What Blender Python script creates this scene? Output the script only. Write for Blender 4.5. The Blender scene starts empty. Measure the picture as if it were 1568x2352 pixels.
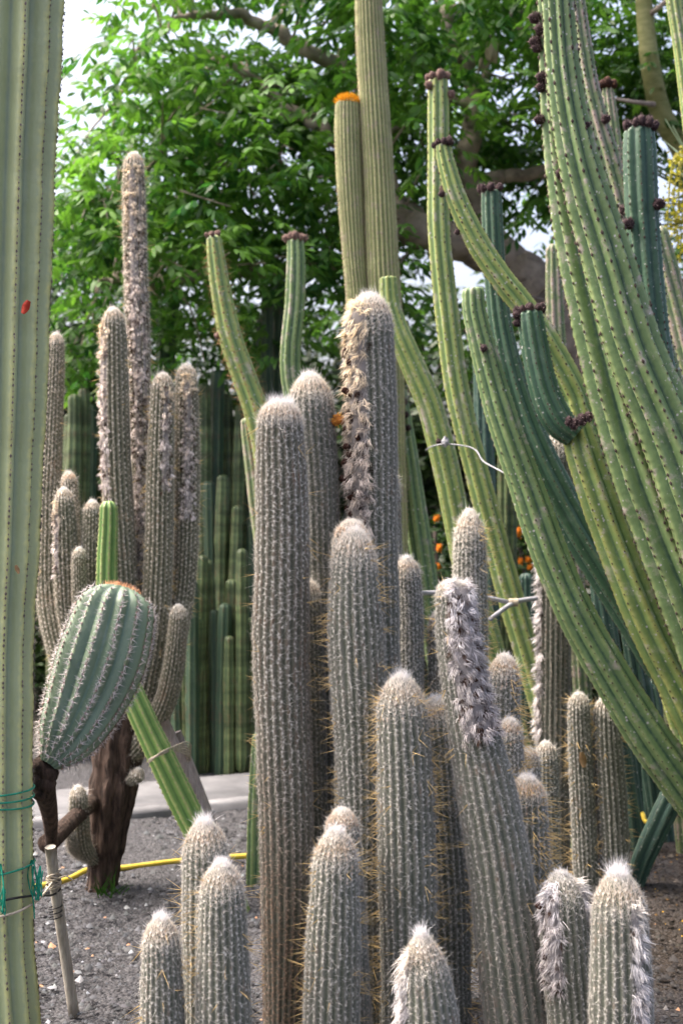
import bpy, math, random
import numpy as np

random.seed(7)
RNG = np.random.default_rng(11)
SC = bpy.context.scene
COL = SC.collection

# ------------------------------------------------------------------ camera
F, CAMZ = 3231.0, 1.5                      # focal length in photo pixels (1568 x 2352), eye height
cam_d = bpy.data.cameras.new('camera')
cam_d.lens = 18.0 / math.tan(math.radians(20))
cam_d.sensor_width = 36
cam_d.clip_start = 0.05
cam_d.clip_end = 2000
cam_d.dof.use_dof = True
cam_d.dof.focus_distance = 3.75
cam_d.dof.aperture_fstop = 4.0
cam_d.dof.aperture_blades = 0
cam = bpy.data.objects.new('camera', cam_d)
COL.objects.link(cam)
cam.location = (0, 0, CAMZ)
cam.rotation_euler = (math.radians(90), 0, 0)
SC.camera = cam

# ------------------------------------------------------------------ sky, sun, exposure
SUN_EL, SUN_AZ = math.radians(56), math.radians(-75)     # azimuth from +Y towards +X
w = bpy.data.worlds.new('World')
SC.world = w
w.use_nodes = True
nt = w.node_tree
nt.nodes.clear()
sky = nt.nodes.new('ShaderNodeTexSky')
sky.sky_type = 'NISHITA'
sky.sun_disc = False
sky.sun_elevation = SUN_EL
sky.sun_rotation = SUN_AZ
sky.air_density = 0.6
sky.dust_density = 9.0
sky.ozone_density = 0.4
bg = nt.nodes.new('ShaderNodeBackground')
bg.inputs['Strength'].default_value = 0.15
wo = nt.nodes.new('ShaderNodeOutputWorld')
nt.links.new(sky.outputs[0], bg.inputs[0])
nt.links.new(bg.outputs[0], wo.inputs[0])
sun_d = bpy.data.lights.new('sun', 'SUN')
sun_d.energy = 0.8
sun_d.angle = math.radians(40)
sun_d.color = (1.0, 0.975, 0.94)
sun = bpy.data.objects.new('sun', sun_d)
COL.objects.link(sun)
sv = (math.cos(SUN_EL) * math.sin(SUN_AZ), math.cos(SUN_EL) * math.cos(SUN_AZ), math.sin(SUN_EL))
import mathutils
sun.rotation_euler = mathutils.Vector(sv).to_track_quat('Z', 'Y').to_euler()
sun.location = (sv[0] * 30, sv[1] * 30, sv[2] * 30)
vs = SC.view_settings
vs.view_transform = 'Standard'
vs.look = 'None'
vs.gamma = 1.0
vs.use_curve_mapping = False
vs.exposure = 2.05
SC.cycles.use_denoising = True
SC.cycles.max_bounces = 6
SC.cycles.transparent_max_bounces = 4

# ------------------------------------------------------------------ helpers
def P(px, py, d):
    return np.array([(px - 784) / F * d, d, CAMZ + (1176 - py) / F * d])

def G(px, py, z=0.0):
    d = (CAMZ - z) * F / (py - 1176)
    return np.array([(px - 784) / F * d, d, z])

def unit(v):
    return v / np.maximum(np.linalg.norm(v, axis=-1, keepdims=True), 1e-9)

def catmull(pts, n):
    pts = np.asarray(pts, float)
    p = np.vstack([2 * pts[0] - pts[1], pts, 2 * pts[-1] - pts[-2]])
    m = len(pts) - 1
    u = np.linspace(0, m, n)
    i = np.minimum(u.astype(int), m - 1)
    t = (u - i)[:, None]
    a, b, c, d = p[i], p[i + 1], p[i + 2], p[i + 3]
    return 0.5 * ((2 * b) + (c - a) * t + (2 * a - 5 * b + 4 * c - d) * t ** 2 + (3 * b - a - 3 * c + d) * t ** 3)

class Acc:
    """collects triangles / quads with colours"""
    def __init__(self):
        self.v, self.t, self.q, self.c, self.n = [], [], [], [], 0
    def add(self, v, tris=None, quads=None, col=None):
        v = np.asarray(v, float).reshape(-1, 3)
        if tris is not None and len(tris):
            self.t.append(np.asarray(tris, np.int64).reshape(-1, 3) + self.n)
        if quads is not None and len(quads):
            self.q.append(np.asarray(quads, np.int64).reshape(-1, 4) + self.n)
        if col is None:
            col = (1, 1, 1)
        col = np.asarray(col, float)
        if col.ndim == 1:
            col = np.tile(col, (len(v), 1))
        self.c.append(col)
        self.v.append(v)
        self.n += len(v)
    def mesh(self, name, base=None, smooth=False, attrs=None, colour=True):
        me = bpy.data.meshes.new(name)
        v = np.vstack(self.v) if self.v else np.zeros((0, 3))
        if base is not None:
            v = v - np.asarray(base)
        t = np.vstack(self.t) if self.t else np.zeros((0, 3), np.int64)
        q = np.vstack(self.q) if self.q else np.zeros((0, 4), np.int64)
        me.vertices.add(len(v))
        me.vertices.foreach_set('co', v.astype(np.float32).ravel())
        nl = len(t) * 3 + len(q) * 4
        me.loops.add(nl)
        me.loops.foreach_set('vertex_index', np.concatenate([t.ravel(), q.ravel()]).astype(np.int32))
        me.polygons.add(len(t) + len(q))
        ls = np.concatenate([np.arange(len(t)) * 3, len(t) * 3 + np.arange(len(q)) * 4]).astype(np.int32)
        me.polygons.foreach_set('loop_start', ls)
        me.update(calc_edges=True)
        if smooth:
            me.polygons.foreach_set('use_smooth', np.ones(len(me.polygons), bool))
        if colour:
            ca = me.color_attributes.new('Col', 'FLOAT_COLOR', 'POINT')
            c = np.ones((len(v), 4), np.float32)
            c[:, :3] = np.vstack(self.c)
            ca.data.foreach_set('color', c.ravel())
        for k, val in (attrs or {}).items():
            at = me.attributes.new(k, 'FLOAT', 'POINT')
            at.data.foreach_set('value', np.asarray(val, np.float32))
        me.validate()
        return me

def thing(name, label, cat, base, group=None):
    o = bpy.data.objects.new(name, None)
    o.empty_display_size = 0.05
    COL.objects.link(o)
    o.location = base
    o['label'] = label
    o['category'] = cat
    if group:
        o['group'] = group
    return o

def part(name, me, mat, parent, stuff=False, label=None):
    o = bpy.data.objects.new(name, me)
    COL.objects.link(o)
    o.parent = parent
    if mat is not None and len(me.materials) == 0:
        me.materials.append(mat)
    if stuff:
        o['kind'] = 'stuff'
    if label:
        o['label'] = label
    return o

def solo(name, me, mat, label, cat, base, group=None):
    o = bpy.data.objects.new(name, me)
    COL.objects.link(o)
    o.location = base
    me.materials.append(mat)
    o['label'] = label
    o['category'] = cat
    if group:
        o['group'] = group
    return o

def structure(name, me, mat, kind='structure'):
    o = bpy.data.objects.new(name, me)
    COL.objects.link(o)
    me.materials.append(mat)
    o['kind'] = kind
    return o

# ------------------------------------------------------------------ materials
def new_mat(name):
    m = bpy.data.materials.new(name)
    m.use_nodes = True
    t = m.node_tree
    t.nodes.clear()
    out = t.nodes.new('ShaderNodeOutputMaterial')
    return m, t, out

def N(t, kind, **kw):
    n = t.nodes.new(kind)
    for k, v in kw.items():
        if k in n.inputs:
            n.inputs[k].default_value = v
        else:
            setattr(n, k, v)
    return n

def mixc(t, fac, a, b, mode='MIX'):
    n = t.nodes.new('ShaderNodeMix')
    n.data_type = 'RGBA'
    n.blend_type = mode
    for s, v in ((n.inputs[0], fac), (n.inputs[6], a), (n.inputs[7], b)):
        if hasattr(v, 'links') or isinstance(v, bpy.types.NodeSocket):
            t.links.new(v, s)
        elif isinstance(v, (int, float)):
            s.default_value = v
        else:
            s.default_value = (*v, 1)
    return n.outputs[2]

def mapr(t, val, a, b, c=0.0, d=1.0):
    n = t.nodes.new('ShaderNodeMapRange')
    n.inputs[1].default_value, n.inputs[2].default_value = a, b
    n.inputs[3].default_value, n.inputs[4].default_value = c, d
    t.links.new(val, n.inputs[0])
    return n.outputs[0]

def math_(t, op, a, b):
    n = t.nodes.new('ShaderNodeMath')
    n.operation = op
    for s, v in ((n.inputs[0], a), (n.inputs[1], b)):
        if isinstance(v, bpy.types.NodeSocket):
            t.links.new(v, s)
        else:
            s.default_value = v
    return n.outputs[0]

def noise(t, scale, detail=4, rough=0.55, vec=None, stretch=None):
    n = t.nodes.new('ShaderNodeTexNoise')
    n.inputs['Scale'].default_value = scale
    n.inputs['Detail'].default_value = detail
    n.inputs['Roughness'].default_value = rough
    tc = t.nodes.new('ShaderNodeTexCoord')
    if stretch:
        mp = t.nodes.new('ShaderNodeMapping')
        mp.inputs['Scale'].default_value = stretch
        t.links.new(tc.outputs['Object'], mp.inputs[0])
        t.links.new(mp.outputs[0], n.inputs['Vector'])
    else:
        t.links.new(tc.outputs['Object'], n.inputs['Vector'])
    return n.outputs['Fac']

def bump(t, h, strength, dist=0.01):
    b = t.nodes.new('ShaderNodeBump')
    b.inputs['Strength'].default_value = strength
    b.inputs['Distance'].default_value = dist
    t.links.new(h, b.inputs['Height'])
    return b.outputs[0]

def attr(t, name):
    a = t.nodes.new('ShaderNodeAttribute')
    a.attribute_name = name
    return a

def principled(t, out, col, rough=0.6, normal=None, spec=0.3, sss=0):
    p = t.nodes.new('ShaderNodeBsdfPrincipled')
    if isinstance(col, bpy.types.NodeSocket):
        t.links.new(col, p.inputs['Base Color'])
    else:
        p.inputs['Base Color'].default_value = (*col, 1)
    if isinstance(rough, bpy.types.NodeSocket):
        t.links.new(rough, p.inputs['Roughness'])
    else:
        p.inputs['Roughness'].default_value = rough
    p.inputs['Specular IOR Level'].default_value = spec
    if normal is not None:
        t.links.new(normal, p.inputs['Normal'])
    t.links.new(p.outputs[0], out.inputs[0])
    return p

def fibre_mat(name, tint=(1, 1, 1), trans=0.25):
    m, t, out = new_mat(name)
    c = mixc(t, 1.0, attr(t, 'Col').outputs['Color'], tint, 'MULTIPLY')
    d = t.nodes.new('ShaderNodeBsdfDiffuse')
    tr = t.nodes.new('ShaderNodeBsdfTranslucent')
    mx = t.nodes.new('ShaderNodeMixShader')
    mx.inputs[0].default_value = trans
    t.links.new(c, d.inputs[0])
    t.links.new(c, tr.inputs[0])
    t.links.new(d.outputs[0], mx.inputs[1])
    t.links.new(tr.outputs[0], mx.inputs[2])
    t.links.new(mx.outputs[0], out.inputs[0])
    return m

def flesh_mat(name, face, crest, groove, scar=0.0, scar_col=(0.33, 0.27, 0.23), rough=0.5, speck=0.0, wax=0.25, var=0.35, crest_lo=0.55, band=0.0, sheen=0.0):
    """ribbed cactus skin: crest / face pigments, groove tone part pigment and part painted crease shade, corky scars, pale specks, waxy bloom"""
    m, t, out = new_mat(name)
    cr = attr(t, 'crest').outputs['Fac']
    n1 = noise(t, 7, 5)
    n2 = noise(t, 45, 4, 0.6)
    n3 = noise(t, 16, 6, 0.7)
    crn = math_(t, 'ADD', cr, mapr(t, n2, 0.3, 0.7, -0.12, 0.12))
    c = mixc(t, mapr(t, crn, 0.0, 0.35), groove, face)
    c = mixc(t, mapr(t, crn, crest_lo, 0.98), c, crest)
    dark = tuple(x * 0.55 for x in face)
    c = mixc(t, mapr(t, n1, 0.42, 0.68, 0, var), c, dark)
    pale = tuple(min(1, x * 0.7 + 0.16) for x in face)
    c = mixc(t, mapr(t, n3, 0.52, 0.75, 0, wax), c, pale)
    if band > 0:
        nb_ = noise(t, 4, 3, 0.6, stretch=(0.6, 0.6, 3.2))
        c = mixc(t, mapr(t, nb_, 0.46, 0.60, 0, band), c, tuple(x * 0.35 for x in face))
        c = mixc(t, mapr(t, nb_, 0.30, 0.44, band * 0.6, 0), c, tuple(min(1, x * 1.5 + .02) for x in face))
    if scar > 0:
        sv_ = math_(t, 'MULTIPLY', mapr(t, n3, 0.58 - 0.16 * scar, 0.66 - 0.14 * scar), mapr(t, crn, 0.25, 0.75, 0.15, 1.0))
        c = mixc(t, sv_, c, scar_col)
    if speck > 0:
        vo = t.nodes.new('ShaderNodeTexVoronoi')
        vo.inputs['Scale'].default_value = 55
        tc = t.nodes.new('ShaderNodeTexCoord')
        t.links.new(tc.outputs['Object'], vo.inputs['Vector'])
        k = math_(t, 'MULTIPLY', mapr(t, vo.outputs['Distance'], 0.18, 0.26, 1, 0), mapr(t, n2, 0.56 - 0.1 * speck, 0.62 - 0.1 * speck))
        c = mixc(t, k, c, (0.45, 0.44, 0.42))
    h = math_(t, 'ADD', n2, math_(t, 'MULTIPLY', n3, 1.5))
    p = principled(t, out, c, rough, bump(t, h, 0.35, 0.004), 0.35 if not sheen else 0.1)
    if sheen:
        p.inputs['Sheen Weight'].default_value = sheen
        p.inputs['Sheen Roughness'].default_value = 0.5
        p.inputs['Sheen Tint'].default_value = (0.85, 0.83, 0.78, 1)
    return m

def plain_mat(name, a, b, scale=20, rough=0.7, bumps=0.4, dist=0.01, stretch=None, spec=0.25):
    m, t, out = new_mat(name)
    n1 = noise(t, scale, 6, 0.62, stretch=stretch)
    c = mixc(t, mapr(t, n1, 0.32, 0.68), a, b)
    principled(t, out, c, rough, bump(t, n1, bumps, dist), spec)
    return m

def leaf_mat(name, tint=(1, 1, 1), trans=0.45):
    m, t, out = new_mat(name)
    c = mixc(t, 1.0, attr(t, 'Col').outputs['Color'], tint, 'MULTIPLY')
    p = t.nodes.new('ShaderNodeBsdfPrincipled')
    p.inputs['Roughness'].default_value = 0.45
    p.inputs['Specular IOR Level'].default_value = 0.35
    t.links.new(c, p.inputs['Base Color'])
    tr = t.nodes.new('ShaderNodeBsdfTranslucent')
    c2 = mixc(t, 1.0, c, (1.1, 1.28, 0.62), 'MULTIPLY')
    t.links.new(c2, tr.inputs[0])
    mx = t.nodes.new('ShaderNodeMixShader')
    mx.inputs[0].default_value = trans
    t.links.new(p.outputs[0], mx.inputs[1])
    t.links.new(tr.outputs[0], mx.inputs[2])
    t.links.new(mx.outputs[0], out.inputs[0])
    return m

M = {}
M['wool'] = fibre_mat('wool', (1, 1, 1), 0.2)
M['spine'] = fibre_mat('spine', (1, 1, 1), 0.15)
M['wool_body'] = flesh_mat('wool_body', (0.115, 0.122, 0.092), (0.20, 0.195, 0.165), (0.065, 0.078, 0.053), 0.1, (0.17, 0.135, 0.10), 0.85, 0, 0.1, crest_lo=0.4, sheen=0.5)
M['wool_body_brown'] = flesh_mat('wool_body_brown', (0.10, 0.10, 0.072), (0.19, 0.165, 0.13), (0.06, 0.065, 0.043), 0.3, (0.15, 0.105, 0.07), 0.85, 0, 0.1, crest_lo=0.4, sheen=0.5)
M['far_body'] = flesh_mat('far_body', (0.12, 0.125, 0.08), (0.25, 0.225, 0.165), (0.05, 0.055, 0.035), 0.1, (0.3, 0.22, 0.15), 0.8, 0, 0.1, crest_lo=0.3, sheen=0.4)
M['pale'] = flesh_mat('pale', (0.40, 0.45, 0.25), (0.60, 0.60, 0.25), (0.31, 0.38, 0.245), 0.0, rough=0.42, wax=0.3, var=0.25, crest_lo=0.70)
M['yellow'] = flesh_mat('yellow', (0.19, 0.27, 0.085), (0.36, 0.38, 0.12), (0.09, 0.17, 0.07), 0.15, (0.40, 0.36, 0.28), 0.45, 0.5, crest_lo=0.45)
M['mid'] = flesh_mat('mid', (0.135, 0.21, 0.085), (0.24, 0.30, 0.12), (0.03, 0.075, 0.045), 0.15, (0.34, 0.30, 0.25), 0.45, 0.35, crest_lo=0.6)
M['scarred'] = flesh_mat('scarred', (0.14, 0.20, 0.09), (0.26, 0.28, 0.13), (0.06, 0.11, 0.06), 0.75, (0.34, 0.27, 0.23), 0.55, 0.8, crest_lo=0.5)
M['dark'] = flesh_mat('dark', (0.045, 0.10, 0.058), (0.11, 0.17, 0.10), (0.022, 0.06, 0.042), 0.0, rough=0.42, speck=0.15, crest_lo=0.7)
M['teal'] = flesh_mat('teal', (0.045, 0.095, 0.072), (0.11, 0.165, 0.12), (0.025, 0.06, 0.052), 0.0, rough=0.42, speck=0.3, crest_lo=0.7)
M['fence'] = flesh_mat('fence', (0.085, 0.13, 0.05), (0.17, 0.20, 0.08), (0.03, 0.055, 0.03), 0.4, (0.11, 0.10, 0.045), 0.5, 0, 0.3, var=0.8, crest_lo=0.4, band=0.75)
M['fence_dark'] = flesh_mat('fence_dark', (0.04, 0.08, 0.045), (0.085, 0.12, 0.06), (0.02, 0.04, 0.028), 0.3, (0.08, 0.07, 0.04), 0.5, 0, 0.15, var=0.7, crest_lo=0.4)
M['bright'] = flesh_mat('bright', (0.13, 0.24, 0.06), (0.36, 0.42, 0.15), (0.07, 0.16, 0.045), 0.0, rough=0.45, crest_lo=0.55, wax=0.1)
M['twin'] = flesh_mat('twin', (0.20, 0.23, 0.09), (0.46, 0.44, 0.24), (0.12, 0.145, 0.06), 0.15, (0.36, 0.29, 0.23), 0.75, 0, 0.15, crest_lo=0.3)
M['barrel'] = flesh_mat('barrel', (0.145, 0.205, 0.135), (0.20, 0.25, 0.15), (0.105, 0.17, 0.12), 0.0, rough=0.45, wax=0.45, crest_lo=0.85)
M['areole'] = plain_mat('areole', (0.05, 0.035, 0.03), (0.10, 0.075, 0.06), 90, 0.9)
M['areole_mid'] = plain_mat('areole_mid', (0.07, 0.055, 0.045), (0.24, 0.20, 0.17), 90, 0.9)
M['areole_pale'] = plain_mat('areole_pale', (0.24, 0.20, 0.13), (0.36, 0.32, 0.22), 90, 0.9)
M['bud'] = plain_mat('bud', (0.035, 0.02, 0.02), (0.17, 0.12, 0.11), 140, 0.85, 0.9, 0.004)
M['bud_pale'] = plain_mat('bud_pale', (0.17, 0.10, 0.09), (0.36, 0.26, 0.22), 140, 0.85, 0.9, 0.004)
M['dry_flower'] = plain_mat('dry_flower', (0.025, 0.013, 0.01), (0.13, 0.055, 0.025), 120, 0.7, 0.9, 0.004)
M['orange_flower'] = plain_mat('orange_flower', (0.75, 0.20, 0.02), (0.85, 0.33, 0.04), 60, 0.6)
M['wood_brown'] = plain_mat('wood_brown', (0.018, 0.012, 0.009), (0.12, 0.078, 0.058), 16, 0.9, 1.0, 0.04, (4, 4, 0.7))
M['stake'] = plain_mat('stake', (0.23, 0.205, 0.17), (0.42, 0.385, 0.33), 25, 0.8, 0.3, 0.004, (5, 5, 0.6))
M['stake_grey'] = plain_mat('stake_grey', (0.20, 0.17, 0.16), (0.36, 0.31, 0.30), 25, 0.8, 0.3, 0.004, (5, 5, 0.6))
M['pole_white'] = plain_mat('pole_white', (0.22, 0.22, 0.24), (0.36, 0.36, 0.38), 25, 0.7)
M['twine_green'] = plain_mat('twine_green', (0.01, 0.20, 0.12), (0.02, 0.30, 0.19), 60, 0.5)
M['twine'] = plain_mat('twine', (0.32, 0.27, 0.20), (0.5, 0.44, 0.35), 60, 0.85)
M['cable_black'] = plain_mat('cable_black', (0.012, 0.012, 0.012), (0.03, 0.03, 0.03), 30, 0.5)
M['hose'] = plain_mat('hose', (0.48, 0.35, 0.04), (0.60, 0.46, 0.07), 10, 0.45, 0.1)
M['red_leaf'] = plain_mat('red_leaf', (0.30, 0.02, 0.01), (0.5, 0.06, 0.03), 60, 0.5)
M['bark'] = plain_mat('bark', (0.17, 0.135, 0.11), (0.40, 0.33, 0.27), 9, 0.85, 0.7, 0.02)
M['bark_dark'] = plain_mat('bark_dark', (0.05, 0.04, 0.035), (0.13, 0.105, 0.085), 9, 0.9, 0.7, 0.02)
M['bark_olive'] = plain_mat('bark_olive', (0.15, 0.16, 0.055), (0.28, 0.27, 0.12), 12, 0.7, 0.4, 0.01, (1, 1, 3))
M['leaf'] = leaf_mat('leaf')
M['leaf_dark'] = leaf_mat('leaf_dark', (0.75, 0.75, 0.75), 0.3)
M['concrete'] = plain_mat('concrete', (0.105, 0.105, 0.11), (0.17, 0.17, 0.175), 6, 0.85, 0.4, 0.01)
M['dry_leaf'] = plain_mat('dry_leaf', (0.22, 0.12, 0.05), (0.36, 0.24, 0.12), 30, 0.8)

# ------------------------------------------------------------------ swept stems
class Stem:
    def __init__(s, pts, rad, ribs=0, depth=0.15, shape='round', dome=1.2, power=2.0, step=0.02, k=6,
                 bumps=0.0, pitch=0.02, twist=0.0, wob=0.02, phase=0.0, seed=0, flat=False):
        rng = np.random.default_rng(seed)
        pts = np.asarray(pts, float)
        n = 60 * (len(pts) - 1) + 1
        c = catmull(pts, n)
        r = catmull(np.asarray(rad, float)[:, None], n)[:, 0]
        L = np.concatenate([[0], np.cumsum(np.linalg.norm(np.diff(c, axis=0), axis=1))])
        s.L = L[-1]
        m = max(int(s.L / 0.01), 24)
        s.s = np.linspace(0, s.L, m)
        s.c = np.stack([np.interp(s.s, L, c[:, i]) for i in range(3)], 1)
        s.r = np.maximum(np.interp(s.s, L, r), 1e-4)
        # slow swelling and growth constrictions
        for f in (0.9, 2.3, 5.1, 9.3):
            s.r = s.r * (1 + wob / math.sqrt(f) * np.sin(2 * np.pi * f * s.s + rng.uniform(0, 6.28)))
        T = unit(np.gradient(s.c, axis=0))
        Nn = np.zeros_like(T)
        v = np.array([0, -1.0, 0])
        for i in range(m):
            v = v - T[i] * v.dot(T[i])
            v = v / np.linalg.norm(v)
            Nn[i] = v
        s.T, s.N, s.B = T, Nn, np.cross(T, Nn)
        s.ribs, s.depth, s.shape, s.dome, s.power = ribs, depth, shape, dome, power
        s.bumps, s.pitch, s.twist, s.phase, s.step, s.k, s.flat = bumps, pitch, twist, phase, step, k, flat
        s.R = float(np.interp(s.L - dome * s.r[-1], s.s, s.r))
        s.dl = max(dome * s.R, 1e-3)
    def rad_at(s, sv_):
        r = np.interp(sv_, s.s, s.r)
        u = np.clip((sv_ - (s.L - s.dl)) / s.dl, 0, 1)
        return r * np.maximum(1 - u ** s.power, 0) ** (1 / s.power)
    def rib(s, th, sv_):
        if not s.ribs:
            return np.zeros_like(th), np.ones_like(th)
        x = (th + s.phase + s.twist * sv_) * s.ribs / (2 * np.pi)
        t = np.abs(((x + 0.5) % 1) - 0.5) * 2
        if s.shape == 'round':
            g = 0.5 - 0.5 * np.cos(np.pi * t)
        elif s.shape == 'sharp':
            g = 1 - (1 - t) ** 1.7
        elif s.shape == 'vee':
            g = t ** 1.08
        else:                                   # blunt crest, narrow groove
            g = t ** 1.35
        return g, 1 - t
    def crest_theta(s, j, sv_):
        return 2 * np.pi * j / s.ribs - s.phase - s.twist * sv_
    def pos(s, sv_, th, lift=0.0):
        sv_ = np.asarray(sv_, float)
        th = np.asarray(th, float)
        C = np.stack([np.interp(sv_, s.s, s.c[:, i]) for i in range(3)], -1)
        Nn = unit(np.stack([np.interp(sv_, s.s, s.N[:, i]) for i in range(3)], -1))
        B = unit(np.stack([np.interp(sv_, s.s, s.B[:, i]) for i in range(3)], -1))
        T = unit(np.stack([np.interp(sv_, s.s, s.T[:, i]) for i in range(3)], -1))
        R = s.rad_at(sv_)
        g, cr = s.rib(th, sv_)
        r = R * (1 - s.depth * g)
        if s.bumps:
            r = r + s.bumps * np.clip(cr - 0.45, 0, 1) * np.cos(2 * np.pi * sv_ / s.pitch) * np.minimum(R / max(s.R, 1e-6), 1)
        rad = np.cos(th)[..., None] * Nn + np.sin(th)[..., None] * B
        u = np.clip((sv_ - (s.L - s.dl)) / s.dl, 0, 0.999)
        slope = np.where(u > 0, u ** (s.power - 1) * 1.2 / np.maximum((1 - u ** s.power), 0.02) ** 0.5, 0)
        nrm = unit(rad + T * (slope / s.dome)[..., None])
        return C + rad * r[..., None] + nrm * lift, nrm, T, cr
    def body(s, name, base, z_cap=True):
        nu = max(s.ribs * s.k, 10) if s.ribs else 12
        nv = max(int((s.L - s.dl) / s.step), 4)
        rows = np.concatenate([np.linspace(0, s.L - s.dl, nv, endpoint=False),
                               s.L - s.dl + s.dl * np.sin(np.linspace(0, np.pi / 2, 12)) * 0.9995])
        th = np.arange(nu) / nu * 2 * np.pi
        if s.ribs:
            th = th - s.phase                       # keep crest on a vertex
        S, TH = np.meshgrid(rows, th, indexing='ij')
        if s.ribs and s.twist:
            TH = TH - s.twist * S
        p, n, T, cr = s.pos(S.ravel(), TH.ravel())
        nr = len(rows)
        i, j = np.meshgrid(np.arange(nr - 1), np.arange(nu), indexing='ij')
        a = i * nu + j
        b = i * nu + (j + 1) % nu
        q = np.stack([a, b, b + nu, a + nu], -1).reshape(-1, 4)
        acc = Acc()
        acc.add(p, quads=q)
        top = np.array([[s.c[-1][0], s.c[-1][1], s.c[-1][2]]])
        acc.add(top)
        jj = np.arange(nu)
        acc.t.append(np.stack([(nr - 1) * nu + jj, (nr - 1) * nu + (jj + 1) % nu, np.full(nu, acc.n - 1)], -1))
        me = acc.mesh(name, base, smooth=True, attrs={'crest': np.concatenate([cr, [0.5]])}, colour=False)
        return me
    def s_at_py(s, py):
        pj = 1176 - (s.c[:, 2] - CAMZ) / s.c[:, 1] * F
        o = np.argsort(pj)
        return float(np.interp(py, pj[o], s.s[o]))
    def at_px(s, px, py):
        sv_ = s.s_at_py(py)
        c = np.array([np.interp(sv_, s.s, s.c[:, i]) for i in range(3)])
        cx = 784 + c[0] / c[1] * F
        rp = max(s.rad_at(np.array([sv_]))[0], 1e-4) / c[1] * F
        dx = np.clip((px - cx) / rp, -0.99, 0.99)
        return sv_, math.asin(dx)

def tube_acc(acc, pts, rad, sides=6, n=None, col=(1, 1, 1), closed_end=True):
    pts = np.asarray(pts, float)
    n = n or max(2, 4 * (len(pts) - 1) + 1)
    c = catmull(pts, n) if len(pts) > 2 else np.linspace(pts[0], pts[-1], n)
    rad = np.full(len(pts), rad) if np.isscalar(rad) else np.asarray(rad, float)
    r = np.interp(np.linspace(0, 1, n), np.linspace(0, 1, len(rad)), rad)
    T = unit(np.gradient(c, axis=0))
    v = np.array([0.31, -0.9, 0.2])
    Nn = np.zeros_like(T)
    for i in range(n):
        v = v - T[i] * v.dot(T[i])
        v = v / np.linalg.norm(v)
        Nn[i] = v
    B = np.cross(T, Nn)
    th = np.arange(sides) / sides * 2 * np.pi
    p = c[:, None] + r[:, None, None] * (np.cos(th)[None, :, None] * Nn[:, None] + np.sin(th)[None, :, None] * B[:, None])
    i, j = np.meshgrid(np.arange(n - 1), np.arange(sides), indexing='ij')
    a = i * sides + j
    b = i * sides + (j + 1) % sides
    q = np.stack([a, b, b + sides, a + sides], -1).reshape(-1, 4)
    v0 = acc.n
    acc.add(p.reshape(-1, 3), quads=q, col=col)
    if closed_end:
        for row, cc in ((0, c[0]), (n - 1, c[-1])):
            acc.add(cc[None], col=col)
            k = acc.n - 1
            jj = np.arange(sides)
            acc.t.append(np.stack([v0 + row * sides + jj, v0 + row * sides + (jj + 1) % sides, np.full(sides, k)], -1))

def fibres(acc, root, direc, nrm, length, width, col, bend=None):
    """tapering flat fibres; with bend they have a knee"""
    n = len(root)
    length = np.broadcast_to(length, n)[:, None]
    width = np.broadcast_to(width, n)[:, None]
    col = np.broadcast_to(col, (n, 3))
    d = unit(direc)
    side = unit(np.cross(d, nrm)) * width * 0.5
    i = np.arange(n)
    if bend is None:
        v = np.stack([root - side, root + side, root + d * length], 1).reshape(-1, 3)
        acc.add(v, tris=(i[:, None] * 3 + np.array([0, 1, 2])), col=np.repeat(col, 3, 0))
    else:
        mid = root + d * length * 0.5 + bend * length * 0.14
        tip = root + d * length * 0.9 + bend * length * 0.6
        v = np.stack([root - side, root + side, mid + side * 0.8, mid - side * 0.8, tip], 1).reshape(-1, 3)
        b = i[:, None] * 5
        tr = np.concatenate([b + np.array([0, 1, 2]), b + np.array([0, 2, 3]), b + np.array([3, 2, 4])])
        acc.add(v, tris=tr, col=np.repeat(col, 5, 0))

def rnd_tangent(nrm, T, rng):
    a = rng.uniform(0, 2 * np.pi, len(nrm))
    U = unit(np.cross(T, nrm))
    V = unit(np.cross(nrm, U))
    return np.cos(a)[:, None] * V + np.sin(a)[:, None] * U, U, V

def px_path(path, d0):
    """photo path from top to bottom -> points base..tip with real radii"""
    pts, rad = [], []
    for q in path:
        d = q[3] if len(q) > 3 else d0
        pts.append(P(q[0], q[1], d))
        rad.append(q[2] * d / F)
    return pts[::-1], rad[::-1]

def to_ground(pts, rad, z=-0.03, drift=0.25):
    if pts[0][2] > z + 0.02:
        dv = pts[0] - pts[1]
        dz = pts[0][2] - z
        h = dv[:2] / max(-dv[2], 1e-3) * dz if dv[2] < 0 else np.zeros(2)
        l = np.linalg.norm(h)
        if l > drift * dz:
            h = h * drift * dz / l
        if dz > 0.35:
            pts = [np.array([pts[0][0] + h[0], pts[0][1] + h[1], z]),
                   np.array([pts[0][0] + h[0] * .55, pts[0][1] + h[1] * .55, pts[0][2] - dz * .5])] + pts
            rad = [rad[0], rad[0]] + rad
        else:
            pts = [np.array([pts[0][0] + h[0], pts[0][1] + h[1], z])] + pts
            rad = [rad[0]] + rad
    return pts, rad

# ------------------------------------------------------------------ shared small meshes
def fuzz_mat(name):
    m, t, out = new_mat(name)
    principled(t, out, attr(t, 'Col').outputs['Color'], 0.85, None, 0.15)
    return m

M['fuzz'] = fuzz_mat('fuzz')

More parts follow.
